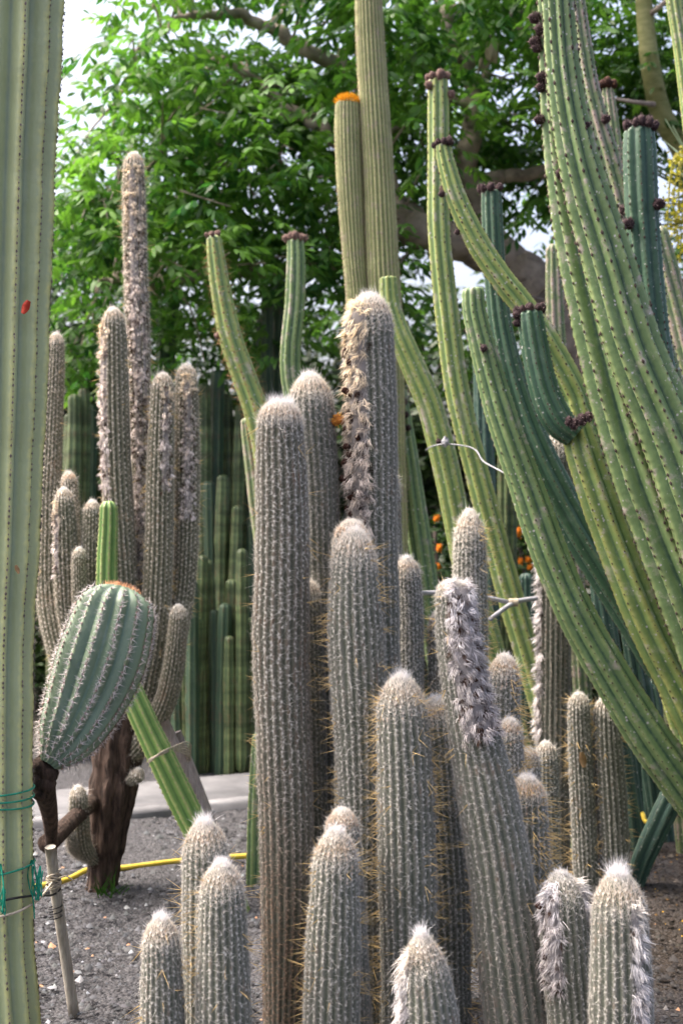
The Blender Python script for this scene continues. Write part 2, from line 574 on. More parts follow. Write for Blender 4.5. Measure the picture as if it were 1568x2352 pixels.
def knob_mesh(name, seed, rough=0.16, sub=2, core=None, fuzz=None, nf=110, fl=0.55):
    import bmesh
    bm = bmesh.new()
    bmesh.ops.create_icosphere(bm, subdivisions=sub, radius=1.0)
    rng = np.random.default_rng(seed)
    for v in bm.verts:
        v.co *= 1 + rng.uniform(-rough, rough)
        v.co.z *= 1.05
    me = bpy.data.meshes.new(name)
    bm.to_mesh(me)
    bm.free()
    if core is None:
        return me
    vv = np.array([v.co[:] for v in me.vertices])
    tt = np.array([p.vertices[:] for p in me.polygons])
    acc = Acc()
    acc.add(vv * 0.88, tris=tt, col=np.asarray(core) * rng.uniform(0.5, 1.5, (len(vv), 1)))
    d = unit(rng.normal(0, 1, (nf, 3)))
    fibres(acc, d * 0.8, d + rng.normal(0, .5, d.shape), unit(rng.normal(0, 1, d.shape)), fl * rng.uniform(.5, 1.2, nf), 0.16, np.asarray(fuzz) * rng.uniform(.5, 1.4, (nf, 1)))
    me = acc.mesh(name, None)
    me.materials.append(M['fuzz'])
    return me

BUD = knob_mesh('flower_bud', 3, 0.2, 2, (0.045, 0.028, 0.03), (0.16, 0.115, 0.115))
BUDP = knob_mesh('flower_bud_pale', 4, 0.2, 2, (0.15, 0.095, 0.08), (0.34, 0.25, 0.21))
DRY = knob_mesh('dried_flower', 5, 0.35, 2, (0.035, 0.016, 0.012), (0.16, 0.075, 0.035), 60)
DRY_CORE = knob_mesh('lump', 15, 0.14)
ORF = knob_mesh('orange_bloom', 6, 0.35, 2, (0.62, 0.17, 0.015), (0.80, 0.30, 0.03), 40, 0.8)

def knob(name, me, parent, pos, base, r, nrm=None, seed=0, long=1.0):
    o = bpy.data.objects.new(name, me)
    COL.objects.link(o)
    o.parent = parent
    o.location = np.asarray(pos) - np.asarray(base)
    rr = random.Random(seed)
    z = mathutils.Vector(nrm if nrm is not None else (0, 0, 1))
    o.rotation_euler = z.to_track_quat('Z', 'Y').to_euler()
    o.scale = (r * rr.uniform(.85, 1.1), r * rr.uniform(.85, 1.1), r * long)
    return o

# ------------------------------------------------------------------ woolly cacti
def cephalium(st, parent, base, rng, s0, s1, th, half, height, dens, cols, dark, hair=0.028, wd=0.0016, dried=0, seed=0, name='flowering_wool'):
    """shaggy woolly strip on one side of a stem: padded bed, wool clumps, dried blooms"""
    acc = Acc()
    nv, nu = max(int((s1 - s0) / 0.012), 6), 9
    S, U = np.meshgrid(np.linspace(s0, s1, nv), np.linspace(-1, 1, nu), indexing='ij')
    env = (1 - U ** 2) * np.clip(np.minimum((S - s0), (s1 - S)) / 0.04, 0, 1) ** 0.5
    lump = rng.uniform(0.5, 1.0, S.shape)
    p, n, T, _ = st.pos(S.ravel(), (th + U * half).ravel())
    p = p + n * (env * lump * height).ravel()[:, None] - n * 0.004
    i, j = np.meshgrid(np.arange(nv - 1), np.arange(nu - 1), indexing='ij')
    a = i * nu + j
    acc.add(p, quads=np.stack([a, a + 1, a + 1 + nu, a + nu], -1).reshape(-1, 4), col=tuple(0.45 * x for x in cols[-1]))
    area = (s1 - s0) * half * 2 * st.R
    ncl = int(area * dens)
    cs = rng.uniform(s0, s1, ncl)
    cu = rng.uniform(-1, 1, ncl)
    k = 16
    cp, cn, cT, _ = st.pos(cs, th + cu * half)
    cp = cp + cn * ((1 - cu ** 2) * height * 0.55)[:, None]
    cols = np.asarray(cols)
    fr = np.clip((s1 - cs) / (s1 - s0), 0, 0.999)             # 0 at top
    idx = np.clip(fr * (len(cols) - 1), 0, len(cols) - 1.001)
    i0 = idx.astype(int)
    cc = cols[i0] * (1 - (idx - i0)[:, None]) + cols[i0 + 1] * (idx - i0)[:, None]
    cc = cc * rng.uniform(0.7, 1.25, (ncl, 1))
    isd = rng.random(ncl) < dark * np.clip(fr * 6, 0.1, 1)
    cc[isd] = np.array([0.05, 0.03, 0.022]) * rng.uniform(0.6, 2.0, (isd.sum(), 1))
    tang, U_, V_ = rnd_tangent(cn, cT, rng)
    cd = unit(cn * 0.75 - V_ * rng.uniform(0.1, 0.9, (ncl, 1)) + U_ * rng.normal(0, 0.5, (ncl, 1)))
    root = np.repeat(cp, k, 0) + rng.normal(0, 0.004, (ncl * k, 3))
    d = unit(np.repeat(cd, k, 0) + rng.normal(0, 0.28, (ncl * k, 3)))
    ln = hair * rng.uniform(0.5, 1.2, ncl * k) * np.repeat(np.where(isd, 0.55, 1), k)
    bnd = np.repeat(-V_ * 0.9 + rng.normal(0, 0.5, (ncl, 3)), k, 0) * rng.uniform(0.3, 1, (ncl * k, 1))
    fibres(acc, root, d, np.repeat(unit(cn + rng.normal(0, .3, cn.shape)), k, 0), ln, wd, np.repeat(cc, k, 0) * rng.uniform(0.6, 1.35, (ncl * k, 1)), bnd)
    o = part(name, acc.mesh(name, base), M['wool'], parent, stuff=True)
    for q in range(dried):
        s_ = s1 - (s1 - s0) * (0.16 + 0.8 * (q + rng.uniform(0, .9)) / dried)
        t_ = th + half * rng.uniform(-0.95, 0.35)
        pp, nn, _, _ = st.pos(np.array([s_]), np.array([t_]))
        knob('dried_flower', DRY, parent, pp[0] + nn[0] * (height * 0.6), base, 0.011 * rng.uniform(.7, 1.25), nn[0], q, 1.3)
    return o

def woolly(parent, base, path, d, ribs=22, tone=1.0, dens=1.0, tuft=1.0, spines=0, spine_side=None, orange=0.35, ceph=None,
           brown=0.0, green=0.0, far=False, dome=1.35, power=2.0, ground=True, seed=0, body_mat=None, name=None, spine_len=0.04, cool=False):
    rng = np.random.default_rng(seed + 100)
    pts, rad = px_path(path, d)
    if ground:
        pts, rad = to_ground(pts, rad)
    sc = d / 3.8
    st = Stem(pts, rad, ribs, 0.085 if not far else 0.17, 'round', dome, power, 0.05, 4, wob=0.02, phase=rng.uniform(0, 1), twist=rng.uniform(-.08, .08), seed=seed)
    bm = body_mat or (M['far_body'] if far else (M['wool_body_brown'] if brown > 0.5 else M['wool_body']))
    host = parent
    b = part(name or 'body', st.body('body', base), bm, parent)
    if name:
        host = b
    # areoles on the crests
    pitch = 0.0135 * (1.0 if not far else 1.5)
    ns = int(st.L / pitch)
    S, J = np.meshgrid((np.arange(ns) + 0.5) * pitch, np.arange(ribs), indexing='ij')
    S = S.ravel() + (J.ravel() % 2) * pitch * 0.5
    J = J.ravel()
    bk = np.cos(st.crest_theta(J, S)) < -0.35
    keep = (~bk | (rng.random(len(S)) < 0.35)) & (S < st.L * 0.9995) & (rng.random(len(S)) < np.clip(st.rad_at(np.minimum(S, st.L)) / st.R * 1.1, 0.2, 1))
    S, J = S[keep], J[keep]
    th = st.crest_theta(J, S) + rng.normal(0, 0.10 if not far else 0.05, len(S)) * 6.283 / ribs
    S = np.clip(S + rng.normal(0, 0.0025, len(S)), 0, st.L * 0.9995)
    p, n, T, _ = st.pos(S, th)
    m = len(S)
    top = np.clip((S - (st.L - st.dl * 1.5)) / (st.dl * 1.5), 0, 1)          # 0 on the flank .. 1 at the tip
    low = 1 - S / st.L
    acc = Acc()
    grey = np.array([0.56, 0.535, 0.48]) * tone
    if far and not cool:
        grey = np.array([0.58, 0.525, 0.44]) * tone
    brn = np.array([0.27, 0.175, 0.11])
    bl = np.clip(brown * (low * 1.9 - 0.62) + 0.3 * brown * np.sin(S * 5 + th * 1.5), 0, 0.85)[:, None]
    cbase = grey * (1 - bl) + brn * bl
    wht = np.array([0.86, 0.82, 0.75])
    cbase = cbase * (1 - top[:, None] ** 0.8) + wht * top[:, None] ** 0.8
    # felt pads
    pw = 0.0024 * sc * rng.uniform(0.5, 1.3, (m, 1))
    tg, U, V = rnd_tangent(n, T, rng)
    c0 = p + n * 0.0035
    quad = np.stack([c0 - U * pw, c0 - V * pw * 1.6, c0 + U * pw, c0 + V * pw * 1.6], 1).reshape(-1, 3)
    ocol = np.array([0.72, 0.50, 0.33])
    of = np.clip((orange + 0.2) * (top > 0.08) * 1.0 * rng.random(m), 0, 1)[:, None]
    pc = (cbase * 1.05) * (1 - of) + ocol * of
    acc.add(quad, quads=np.arange(m * 4).reshape(-1, 4), col=np.repeat(pc, 4, 0))
    # radial bristles
    k = max(int(round((15 if not far else 5) * dens)), 2)
    pr, nr_, Tr = np.repeat(p, k, 0), np.repeat(n, k, 0), np.repeat(T, k, 0)
    tg, U, V = rnd_tangent(nr_, Tr, rng)
    tp = np.repeat(top, k)[:, None]
    tilt = rng.uniform(0.05, 0.8, (m * k, 1))
    dr = tg * (1 - 0.4 * tp) + nr_ * (tilt + 0.3 * tp) + V * (0.9 * tp + 0.1)
    cr = np.repeat(cbase, k, 0) * rng.uniform(0.6, 1.25, (m * k, 1))
    fibres(acc, pr, dr, unit(nr_ + rng.normal(0, 0.4, nr_.shape)), (0.0128 * sc * (1 + 0.35 * tp[:, 0])) * rng.uniform(0.4, 1.5, m * k), 0.00095 * sc, cr)
    # long curly wool
    k2 = 2 if not far else 1
    sel = np.repeat(rng.random(m) < (0.4 * dens if not far else 0.4), k2)
    pr, nr_, Tr = np.repeat(p, k2, 0)[sel], np.repeat(n, k2, 0)[sel], np.repeat(T, k2, 0)[sel]
    q = len(pr)
    tp = np.repeat(top, k2)[sel][:, None]
    tg, U, V = rnd_tangent(nr_, Tr, rng)
    dr = tg * 0.5 + nr_ * rng.uniform(0.2, 0.6, (q, 1)) + V * rng.choice([-1, 0.8], (q, 1)) * (1 - tp) + V * tp * 1.2
    cr = np.repeat(cbase, k2, 0)[sel] * rng.uniform(0.75, 1.3, (q, 1))
    fibres(acc, pr, dr, nr_, 0.026 * sc * rng.uniform(0.5, 1.2, q), 0.0008 * sc, cr, rng.normal(0, 0.8, (q, 3)))
    # felted crown
    nt_ = int(5200 * dens * (0.5 if far else 1))
    u = rng.random(nt_) ** 0.7
    S2 = st.L - st.dl * (1 - u) * 1.15
    p2, n2, T2, _ = st.pos(S2, rng.uniform(0, 6.283, nt_))
    cc = wht * rng.uniform(0.8, 1.15, (nt_, 1))
    pk = np.clip((orange + 0.25) * 1.15 * np.exp(-((u - 0.55) / 0.22) ** 2) * rng.uniform(0.3, 1.2, nt_), 0, 0.9)[:, None]
    cc = cc * (1 - pk) + np.array([0.80, 0.60, 0.42]) * rng.uniform(0.85, 1.15, (nt_, 1)) * pk
    fibres(acc, p2, n2 * 0.6 + T2 * 0.8 + rng.normal(0, .35, n2.shape), n2, st.R * rng.uniform(0.10, 0.24, nt_), 0.0009 * sc, cc)
    part('wool', acc.mesh('wool', base), M['wool'], host, stuff=True)
    if tuft > 0:
        at = Acc()
        nt_ = int(420 * tuft)
        p2, n2, T2, _ = st.pos(st.L - st.dl * rng.uniform(0, 0.12, nt_), rng.uniform(0, 6.283, nt_))
        fibres(at, p2, T2 * 0.9 + n2 * 0.35 + rng.normal(0, .42, n2.shape), np.cross(n2, T2) + n2, st.R * rng.uniform(0.2, 0.6, nt_) * (0.6 + 0.4 * tuft), 0.0008 * sc,
               np.array([0.86, 0.84, 0.84]) * rng.uniform(0.8, 1.1, (nt_, 1)), rng.normal(0, .5, n2.shape))
        part('crown_tuft', at.mesh('crown_tuft', base), M['wool'], host, stuff=True)
    if spines:
        asp = Acc()
        s_ = rng.uniform(max(0.1, st.L * 0.1), st.L - st.dl * 0.4, spines)
        if spine_side is None:
            t_ = rng.choice([-1, 1], spines) * rng.normal(1.55, 0.55, spines)
        else:
            t_ = spine_side + rng.normal(0, 0.6, spines)
        t_ = st.crest_theta(np.round((t_ + st.phase + st.twist * s_) * ribs / 6.2832), s_)
        p3, n3, T3, _ = st.pos(s_, t_)
        k3 = 2
        p3, n3, T3 = np.repeat(p3, k3, 0), np.repeat(n3, k3, 0), np.repeat(T3, k3, 0)
        q = len(p3)
        d3 = n3 + T3 * rng.normal(-0.1, 0.45, (q, 1)) + rng.normal(0, .25, (q, 3))
        cc = np.array([0.74, 0.53, 0.24]) * rng.uniform(0.65, 1.25, (q, 1))
        ln = 1.25 * spine_len * rng.uniform(0.5, 1.25, q)
        fibres(asp, p3, d3, np.tile(np.array([0, -1.0, 0.15]), (q, 1)), ln, 0.0014 * sc, cc)
        part('long_spine', asp.mesh('long_spine', base), M['spine'], host, stuff=True)
    if ceph:
        for c in (ceph if isinstance(ceph, list) else [ceph]):
            s1, s0 = st.s_at_py(c['y0']), st.s_at_py(c['y1'])
            s1 = min(s1, st.L - c.get('cap', 0.3) * st.dl)
            cephalium(st, host, base, rng, s0, s1, c['th'], c['half'], c.get('h', 0.012), c.get('dens', 6500), c['cols'], c.get('dark', 0.25),
                      c.get('hair', 0.028), c.get('wd', 0.0016), c.get('dried', 0), seed)
    return st

CREAM = [(0.88, 0.76, 0.55), (0.82, 0.70, 0.53), (0.72, 0.63, 0.55), (0.64, 0.58, 0.53)]
GREYW = [(0.74, 0.71, 0.71), (0.62, 0.58, 0.57), (0.56, 0.52, 0.50), (0.70, 0.64, 0.61)]
PINKW = [(0.84, 0.70, 0.50), (0.78, 0.68, 0.61), (0.78, 0.70, 0.66), (0.78, 0.70, 0.67)]
WHITE = [(0.74, 0.68, 0.60), (0.74, 0.71, 0.69), (0.64, 0.60, 0.59), (0.68, 0.64, 0.62)]

ESP = [
 # label, path(top->bottom), depth, options
 ('tall thick grey woolly cactus with wide white tuft and browned lower half', [(645, 925, 44), (643, 1000, 52), (648, 1150, 60), (648, 1320, 63), (645, 1500, 66), (651, 1700, 61), (657, 1900, 61), (658, 2100, 57), (651, 2360, 46)], 3.9,
  dict(brown=0.75, tuft=1.1, spines=60, orange=0.25, power=2.6, dome=1.0, dens=1.15)),
 ('dark grey woolly cactus rising just behind the thick white-tufted one', [(711, 862, 44), (716, 960, 50), (727, 1100, 50), (733, 1300, 46), (738, 1600, 42), (742, 1900, 40)], 4.15,
  dict(tone=0.72, tuft=0.6, orange=0.25, brown=0.3)),
 ('tallest woolly cactus of the clump with a shaggy cream strip down one side', [(848, 678, 48), (849, 780, 54), (853, 900, 58), (855, 1100, 58), (857, 1300, 56), (864, 1600, 54), (868, 1900, 52)], 4.15,
  dict(tone=0.95, tuft=0.35, orange=0.3, ceph=dict(y0=700, y1=1262, th=-0.72, half=0.62, h=0.024, cols=CREAM, dark=0.30, dried=20, dens=5600, hair=0.026))),
 ('narrow woolly cactus hidden behind the tallest one with only a pale edge showing', [(880, 1075, 36), (882, 1200, 38), (884, 1400, 38)], 4.4, dict(tone=0.9, tuft=0.3)),
 ('stout grey woolly cactus with a broad cream crown at the middle of the clump', [(815, 1215, 42), (813, 1300, 52), (814, 1400, 60), (818, 1500, 64), (824, 1650, 62), (828, 1800, 52), (828, 2000, 46)], 3.85,
  dict(tuft=0.35, spines=240, spine_side=None, orange=0.3, dome=1.7, power=2.0)),
 ('pink-tinged rounded woolly cactus tip rising just behind the cream-crowned stout one', [(808, 1196, 38), (806, 1280, 42), (808, 1500, 42)], 3.98, dict(tuft=0.1, orange=0.9, tone=1.05)),
 ('small white-tufted woolly cactus between the tallest one and a green stem', [(932, 1282, 28), (937, 1360, 31), (940, 1460, 32), (940, 1600, 32)], 4.3, dict(tuft=0.8, orange=0.35, tone=0.95)),
 ('narrow woolly cactus squeezed between the thick browned one and the stout one', [(700, 1330, 34), (702, 1430, 37), (706, 1600, 40), (710, 1800, 40)], 4.06, dict(tone=0.75, tuft=0.2, brown=0.2)),
 ('long-spined grey woolly cactus with yellow spines between close neighbours and white crown', [(920, 1552, 44), (922, 1630, 54), (928, 1740, 62), (933, 1880, 67), (936, 2050, 67), (940, 2350, 64)], 3.7,
  dict(tuft=0.7, spines=330, orange=0.3, dome=1.5)),
 ('darker woolly cactus half hidden behind the yellow-spined one', [(998, 1604, 38), (1006, 1690, 45), (1016, 1860, 48), (1028, 2050, 48), (1036, 2350, 46)], 3.95, dict(tone=0.78, tuft=0.6, spines=160, orange=0.5)),
 ('mid-height woolly cactus with dotted cream crown standing before the browned one', [(772, 1905, 42), (770, 1985, 53), (768, 2080, 58), (764, 2200, 62), (760, 2380, 64)], 3.5, dict(tuft=0.6, spines=110, orange=0.55, dome=1.6)),
 ('amber-tipped woolly cactus peeking from behind the dotted-crown one', [(785, 1858, 34), (787, 1930, 40), (795, 2050, 42), (806, 2300, 42)], 3.63, dict(tuft=0.2, orange=0.9, tone=0.85, brown=0.5)),
 ('woolly cactus with white tuft, middle one of three at the gravel edge', [(508, 1982, 42), (510, 2060, 52), (512, 2180, 60), (514, 2360, 66)], 3.4, dict(tuft=1.0, spines=60, orange=0.35, dome=1.5)),
 ('taller woolly cactus at the rear of three at the gravel edge', [(468, 1885, 42), (472, 1965, 51), (474, 2080, 54), (474, 2350, 52)], 3.56, dict(tuft=1.0, spines=50, orange=0.4, dome=1.5)),
 ('shortest woolly cactus of three at the gravel edge', [(369, 2106, 33), (371, 2180, 42), (373, 2280, 48), (374, 2400, 50)], 3.4, dict(tuft=1.0, spines=40, orange=0.3, dome=1.6)),
 ('low woolly cactus with narrow white fringe down one edge before the yellow-spined one', [(966, 2142, 34), (973, 2220, 52), (982, 2320, 68), (986, 2440, 74)], 3.2,
  dict(tuft=0.9, orange=0.35, dome=1.9, power=1.8, tone=0.95, ceph=dict(y0=2180, y1=2430, th=-1.1, half=0.28, h=0.010, cols=WHITE, dark=0.02, dens=7000))),
 ('leaning grey cactus with a shaggy grey-brown wool mantle on its broken-off top', [(1046, 1335, 42), (1042, 1400, 44), (1057, 1520, 50), (1078, 1640, 56), (1112, 1800, 66), (1142, 1960, 72), (1164, 2120, 77), (1186, 2300, 82)], 3.7,
  dict(tuft=0, orange=0.1, tone=0.92, dens=1.15, brown=0.35, dome=0.9, power=2.4, ceph=dict(y0=1318, y1=1695, cap=0.04, th=0.42, half=0.95, h=0.024, cols=GREYW, dark=0.36, dens=9000, hair=0.021, wd=0.0017), spines=80)),
 ('short green-ribbed woolly cactus with a grey tufted mantle beside the leaning one', [(1284, 2004, 40), (1294, 2080, 54), (1303, 2200, 58), (1318, 2380, 60)], 3.6,
  dict(tuft=0.3, orange=0.1, tone=0.85, dens=0.6, dome=1.3, ceph=[dict(y0=1994, y1=2265, th=-0.8, half=0.5, h=0.018, cols=GREYW, dark=0.26, dens=7500, dried=3, hair=0.022), dict(y0=2010, y1=2120, th=1.2, half=0.3, h=0.01, cols=WHITE, dark=0.0, dens=6000)])),
 ('stocky woolly cactus with a long white fluffy strip and a tousled white tuft', [(1417, 2002, 44), (1420, 2080, 60), (1424, 2200, 71), (1426, 2400, 76)], 3.4,
  dict(tuft=1.3, orange=0.35, dome=1.6, ceph=dict(y0=2040, y1=2460, th=0.5, half=0.25, h=0.010, cols=WHITE, dark=0.03, dens=7500, hair=0.026))),
 ('spiny woolly cactus with a yellow-needled orange crown beside the leaning one', [(1209, 1785, 38), (1208, 1860, 48), (1208, 1960, 54), (1208, 2100, 56)], 3.93, dict(tuft=0.6, spines=260, spine_side=1.1, orange=0.9, dome=1.2, spine_len=0.048)),
 ('spiny cream-tipped woolly cactus standing behind the mantle of the leaning one', [(1158, 1505, 30), (1154, 1580, 38), (1152, 1700, 42), (1160, 1900, 44)], 4.2, dict(tuft=0.4, spines=200, spine_side=1.1, orange=0.7, spine_len=0.05, dome=1.5)),
 ('spiny pink-crowned woolly cactus below the mantle of the leaning one', [(1170, 1652, 26), (1168, 1710, 32), (1170, 1850, 38)], 4.04, dict(tuft=0.4, spines=130, spine_side=1.0, orange=0.8, spine_len=0.045)),
 ('tiny pink-crowned woolly cactus tip in front of the slim grey pair', [(1211, 1718, 20), (1213, 1760, 25), (1214, 1900, 30)], 4.3, dict(tuft=0.3, orange=0.7, spines=100)),
 ('smooth pale woolly cactus with pointed tip rising behind the leaning one', [(1078, 1172, 24), (1078, 1240, 35), (1078, 1330, 39), (1080, 1500, 40)], 4.7, dict(tuft=0.2, orange=0.3, spines=200, spine_side=1.3, tone=1.1, dome=2.0)),
 ('narrow woolly cactus showing its edge between the leaning one and its neighbour', [(1012, 1402, 26), (1014, 1470, 30), (1016, 1600, 32)], 4.3, dict(tone=0.85, tuft=0.2, spines=60)),
 ('short round-topped slim woolly cactus beside the slim grey pair', [(1252, 1704, 23), (1254, 1770, 26), (1258, 1950, 28)], 5.2, dict(far=True, tone=0.9, tuft=0.2, orange=0.2, ribs=18, cool=True, body_mat=M['wool_body'])),
 ('slim grey woolly cactus of a pair, the one with a dead leaf caught on it', [(1328, 1592, 23), (1330, 1680, 27), (1338, 1850, 29), (1346, 2040, 30)], 5.6, dict(far=True, tone=0.8, tuft=0.2, orange=0.1, ribs=18, spines=90, cool=True, body_mat=M['wool_body'])),
 ('slim grey woolly cactus of a pair, the thicker one without a dead leaf', [(1390, 1602, 26), (1394, 1700, 32), (1404, 1850, 35), (1414, 2040, 36)], 5.6, dict(far=True, tone=0.8, tuft=0.2, orange=0.1, ribs=18, spines=90, cool=True, body_mat=M['wool_body'])),
 ('tall dark woolly cactus with white lumpy wool along its edge behind a slanting green stem', [(1278, 1000, 34), (1274, 1200, 39), (1272, 1400, 40), (1270, 1700, 40)], 5.9,
  dict(far=True, tone=0.55, tuft=0.1, orange=0.1, ribs=20, body_mat=M['wool_body'], ceph=dict(y0=1080, y1=1700, th=-1.25, half=0.3, h=0.014, cols=WHITE, dark=0.1, dens=4500, wd=0.0025))),
]

def build_woolly():
    out = {}
    for i, (label, path, d, o) in enumerate(ESP):
        pts, rad = px_path(path, d)
        pts, rad = to_ground(pts, rad)
        base = np.array([pts[0][0], pts[0][1], 0.0])
        t = thing('woolly_cactus', label, 'cactus', base, 'woolly column cacti')
        out[i] = (t, base, woolly(t, base, path, d, seed=i, **o))
    return out

WOOLLY = build_woolly()

_t, _b, _s = WOOLLY[2]
YFL = knob_mesh('open_flower', 16, 0.3, 2, (0.30, 0.11, 0.02), (0.75, 0.42, 0.08), 60, 0.8)
knob('open_flower', YFL, _t, P(776, 965, 4.12), _b, 0.017, (-1, -.4, -.2), 2, 1.3)

# ------------------------------------------------------------------ smooth green columns
def areole_dots(st, parent, base, rng, size, mat, spine=0.0, spine_col=(0.3, 0.25, 0.2), prob=1.0, nsp=4, wd=0.0012):
    pitch = st.pitch
    ns = int(st.L / pitch)
    S, J = np.meshgrid(np.arange(1, ns) * pitch, np.arange(st.ribs), indexing='ij')
    S, J = S.ravel(), J.ravel()
    keep = (S < st.L - 0.15 * st.dl) & (rng.random(len(S)) < prob)
    S, J = S[keep] + rng.normal(0, 0.12, keep.sum()) * pitch, J[keep]
    th = st.crest_theta(J, S)
    p, n, T, _ = st.pos(S, th)
    m = len(S)
    acc = Acc()
    a = size * rng.uniform(0.45, 1.4, (m, 1))
    U = unit(np.cross(T, n))
    v = np.stack([p - U * a * .8, p - T * a * 1.3, p + U * a * .8, p + T * a * 1.3, p + n * a * 0.8, p - n * a * .3], 1).reshape(-1, 3)
    b = np.arange(m)[:, None] * 6
    tr = np.concatenate([b + np.array(x) for x in ((0, 1, 4), (1, 2, 4), (2, 3, 4), (3, 0, 4))])
    acc.add(v, tris=tr)
    part('areole', acc.mesh('areole', base, colour=False), mat, parent, stuff=True)
    if spine:
        asp = Acc()
        pr, nr_, Tr = np.repeat(p, nsp, 0), np.repeat(n, nsp, 0), np.repeat(T, nsp, 0)
        tg, U, V = rnd_tangent(nr_, Tr, rng)
        q = len(pr)
        fibres(asp, pr, nr_ * rng.uniform(.4, 1, (q, 1)) + tg * 0.9, unit(nr_ + rng.normal(0, .5, nr_.shape)), spine * rng.uniform(.6, 1.3, q), wd,
               np.asarray(spine_col) * rng.uniform(.7, 1.3, (q, 1)))
        part('spine', asp.mesh('spine', base), M['spine'], parent, stuff=True)

def green(label, path, d, mat, ribs=9, depth=0.26, shape='blunt', dome=0.9, dots=0.0045, dot_mat='areole', pitch=0.03, spine=0.0, spine_col=(0.3, 0.24, 0.16), bumps=0.0028,
          buds=(), bud_me=None, bud_r=0.016, topbuds=0, group='green columnar cacti', name='columnar_cactus', seed=0, ground=True, twist=0.0, phase=None, k=6, drift=0.25,
          wob=0.015, parent=None, base=None, partname='stem', fine=True, nsp=4, power=2.2, sp_w=0.0012):
    rng = np.random.default_rng(seed + 900)
    pts, rad = px_path(path, d)
    if ground:
        pts, rad = to_ground(pts, rad, drift=drift)
    if parent is None:
        base = np.array([pts[0][0], pts[0][1], 0.0])
        t = thing(name, label, 'cactus', base, group)
    else:
        t = parent
    st = Stem(pts, rad, ribs, depth, shape, dome, power, (max(pitch / 2.7, 0.010) if d < 5.5 else 0.04) if fine else 0.06, k, bumps if fine and d < 5.5 else 0, pitch, twist, wob, rng.uniform(0, 1) if phase is None else phase, seed)
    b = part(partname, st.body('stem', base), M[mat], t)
    host = b if parent is not None else t
    if dots:
        areole_dots(st, host, base, rng, dots, M[dot_mat], spine, spine_col, 0.95, nsp, sp_w)
    bm = bud_me or BUD
    for q, bd in enumerate(buds):
        s_, th = st.at_px(bd[0], bd[1])
        p, n, T, _ = st.pos(np.array([s_]), np.array([th]))
        r = (bd[2] if len(bd) > 2 else 11) * d / F
        knob('flower_bud', bm, host, p[0] + n[0] * r * 0.6, base, r, n[0], q, 1.15)
    for q in range(topbuds):
        th = 2 * np.pi * q / topbuds + rng.uniform(-.2, .2)
        p, n, T, _ = st.pos(np.array([st.L - st.dl * rng.uniform(.12, .5)]), np.array([th]))
        nn = unit(n[0] + T[0] * rng.uniform(.2, .8))
        knob('flower_bud', bm, host, p[0] + nn * bud_r * 0.7, base, bud_r * rng.uniform(.8, 1.2), nn, q, rng.uniform(1.0, 1.4))
    return t, base, st

# the big pale column with broad flat faces
L1 = green('huge pale green column with broad flat ribs tied with green twine', [(30, -260, 122), (27, 0, 121), (14, 400, 116), (6, 700, 110), (-6, 1200, 102), (-16, 1500, 95), (-17, 1800, 92), (-14, 2100, 93), (0, 2380, 98)], 3.9, 'pale',
           ribs=12, depth=0.33, shape='vee', dome=1.0, dots=0.0034, dot_mat='areole_mid', pitch=0.016, spine=0.012, spine_col=(0.34, 0.29, 0.25), bumps=0.0025, phase=0.03, k=6, seed=1, nsp=6, group=None, sp_w=0.001)

# right hand stems sweeping up from beyond the frame edge
S1 = green('broad green stem with dotted ribs arching up beside a bud-studded twin', [(1258, -200, 34), (1268, 0, 35), (1282, 200, 44), (1305, 400, 55), (1346, 600, 66), (1396, 800, 72), (1452, 1000, 78), (1524, 1200, 82), (1612, 1420, 84), (1700, 1700, 80), (1760, 2000, 76), (1780, 2180, 74)], 4.8, 'mid',
           ribs=10, depth=0.30, dots=0.0055, pitch=0.034, bumps=0.003, seed=2,
           buds=[(1268, 70, 12), (1262, 12, 16), (1238, 70, 15), (1234, 95, 14), (1236, 110, 13), (1240, 178, 14), (1240, 200, 12), (1242, 272, 13), (1276, 405, 12), (1300, 410, 7), (1322, 468, 8), (1296, 46, 10), (1222, 40, 14)])
S2 = green('broad green stem in front of the fan with pale ribs and dark dots', [(1268, -200, 36), (1280, 0, 38), (1297, 200, 42), (1336, 400, 52), (1396, 600, 60), (1456, 800, 66), (1540, 1000, 74), (1614, 1200, 78), (1700, 1430, 80), (1790, 1800, 76), (1830, 2200, 74)], 4.62, 'mid',
           ribs=10, depth=0.30, dots=0.0055, pitch=0.034, bumps=0.003, seed=3, buds=[(1345, 300, 8), (1392, 395, 8)])
S3 = green('slim scarred green stem behind the broad fan with pinkish corky patches', [(1306, -150, 22), (1320, 0, 23), (1350, 200, 26), (1404, 400, 29), (1440, 540, 31), (1500, 760, 34), (1580, 1050, 36), (1690, 1500, 38), (1740, 2000, 38)], 5.4, 'scarred',
           ribs=8, depth=0.26, pitch=0.03, seed=4, buds=[(1382, 285, 11), (1424, 488, 12)])
C16 = green('dark blue-green column crowned with a ring of purple-brown buds', [(1466, 290, 34), (1468, 360, 38), (1474, 500, 38), (1490, 700, 39), (1512, 860, 40), (1560, 1150, 42), (1620, 1500, 44), (1650, 2000, 44)], 5.15, 'dark',
            ribs=8, depth=0.22, pitch=0.026, seed=5, dots=0.004, topbuds=11, bud_r=0.017, buds=[(1500, 477, 14), (1444, 516, 14)], dome=0.5, power=3)
C8 = green('long slanting green stem with grey specks crossing in front of the slim grey pair', [(1086, 660, 26), (1090, 720, 28), (1112, 810, 32), (1150, 950, 36), (1206, 1110, 40), (1262, 1270, 44), (1328, 1420, 46), (1402, 1550, 48), (1482, 1680, 50), (1566, 1800, 50), (1660, 1930, 50), (1720, 2080, 50)], 5.05, 'mid',
           ribs=9, depth=0.2, pitch=0.03, seed=6, dots=0.0035, buds=[(1107, 803, 9)], dome=0.5, power=3)
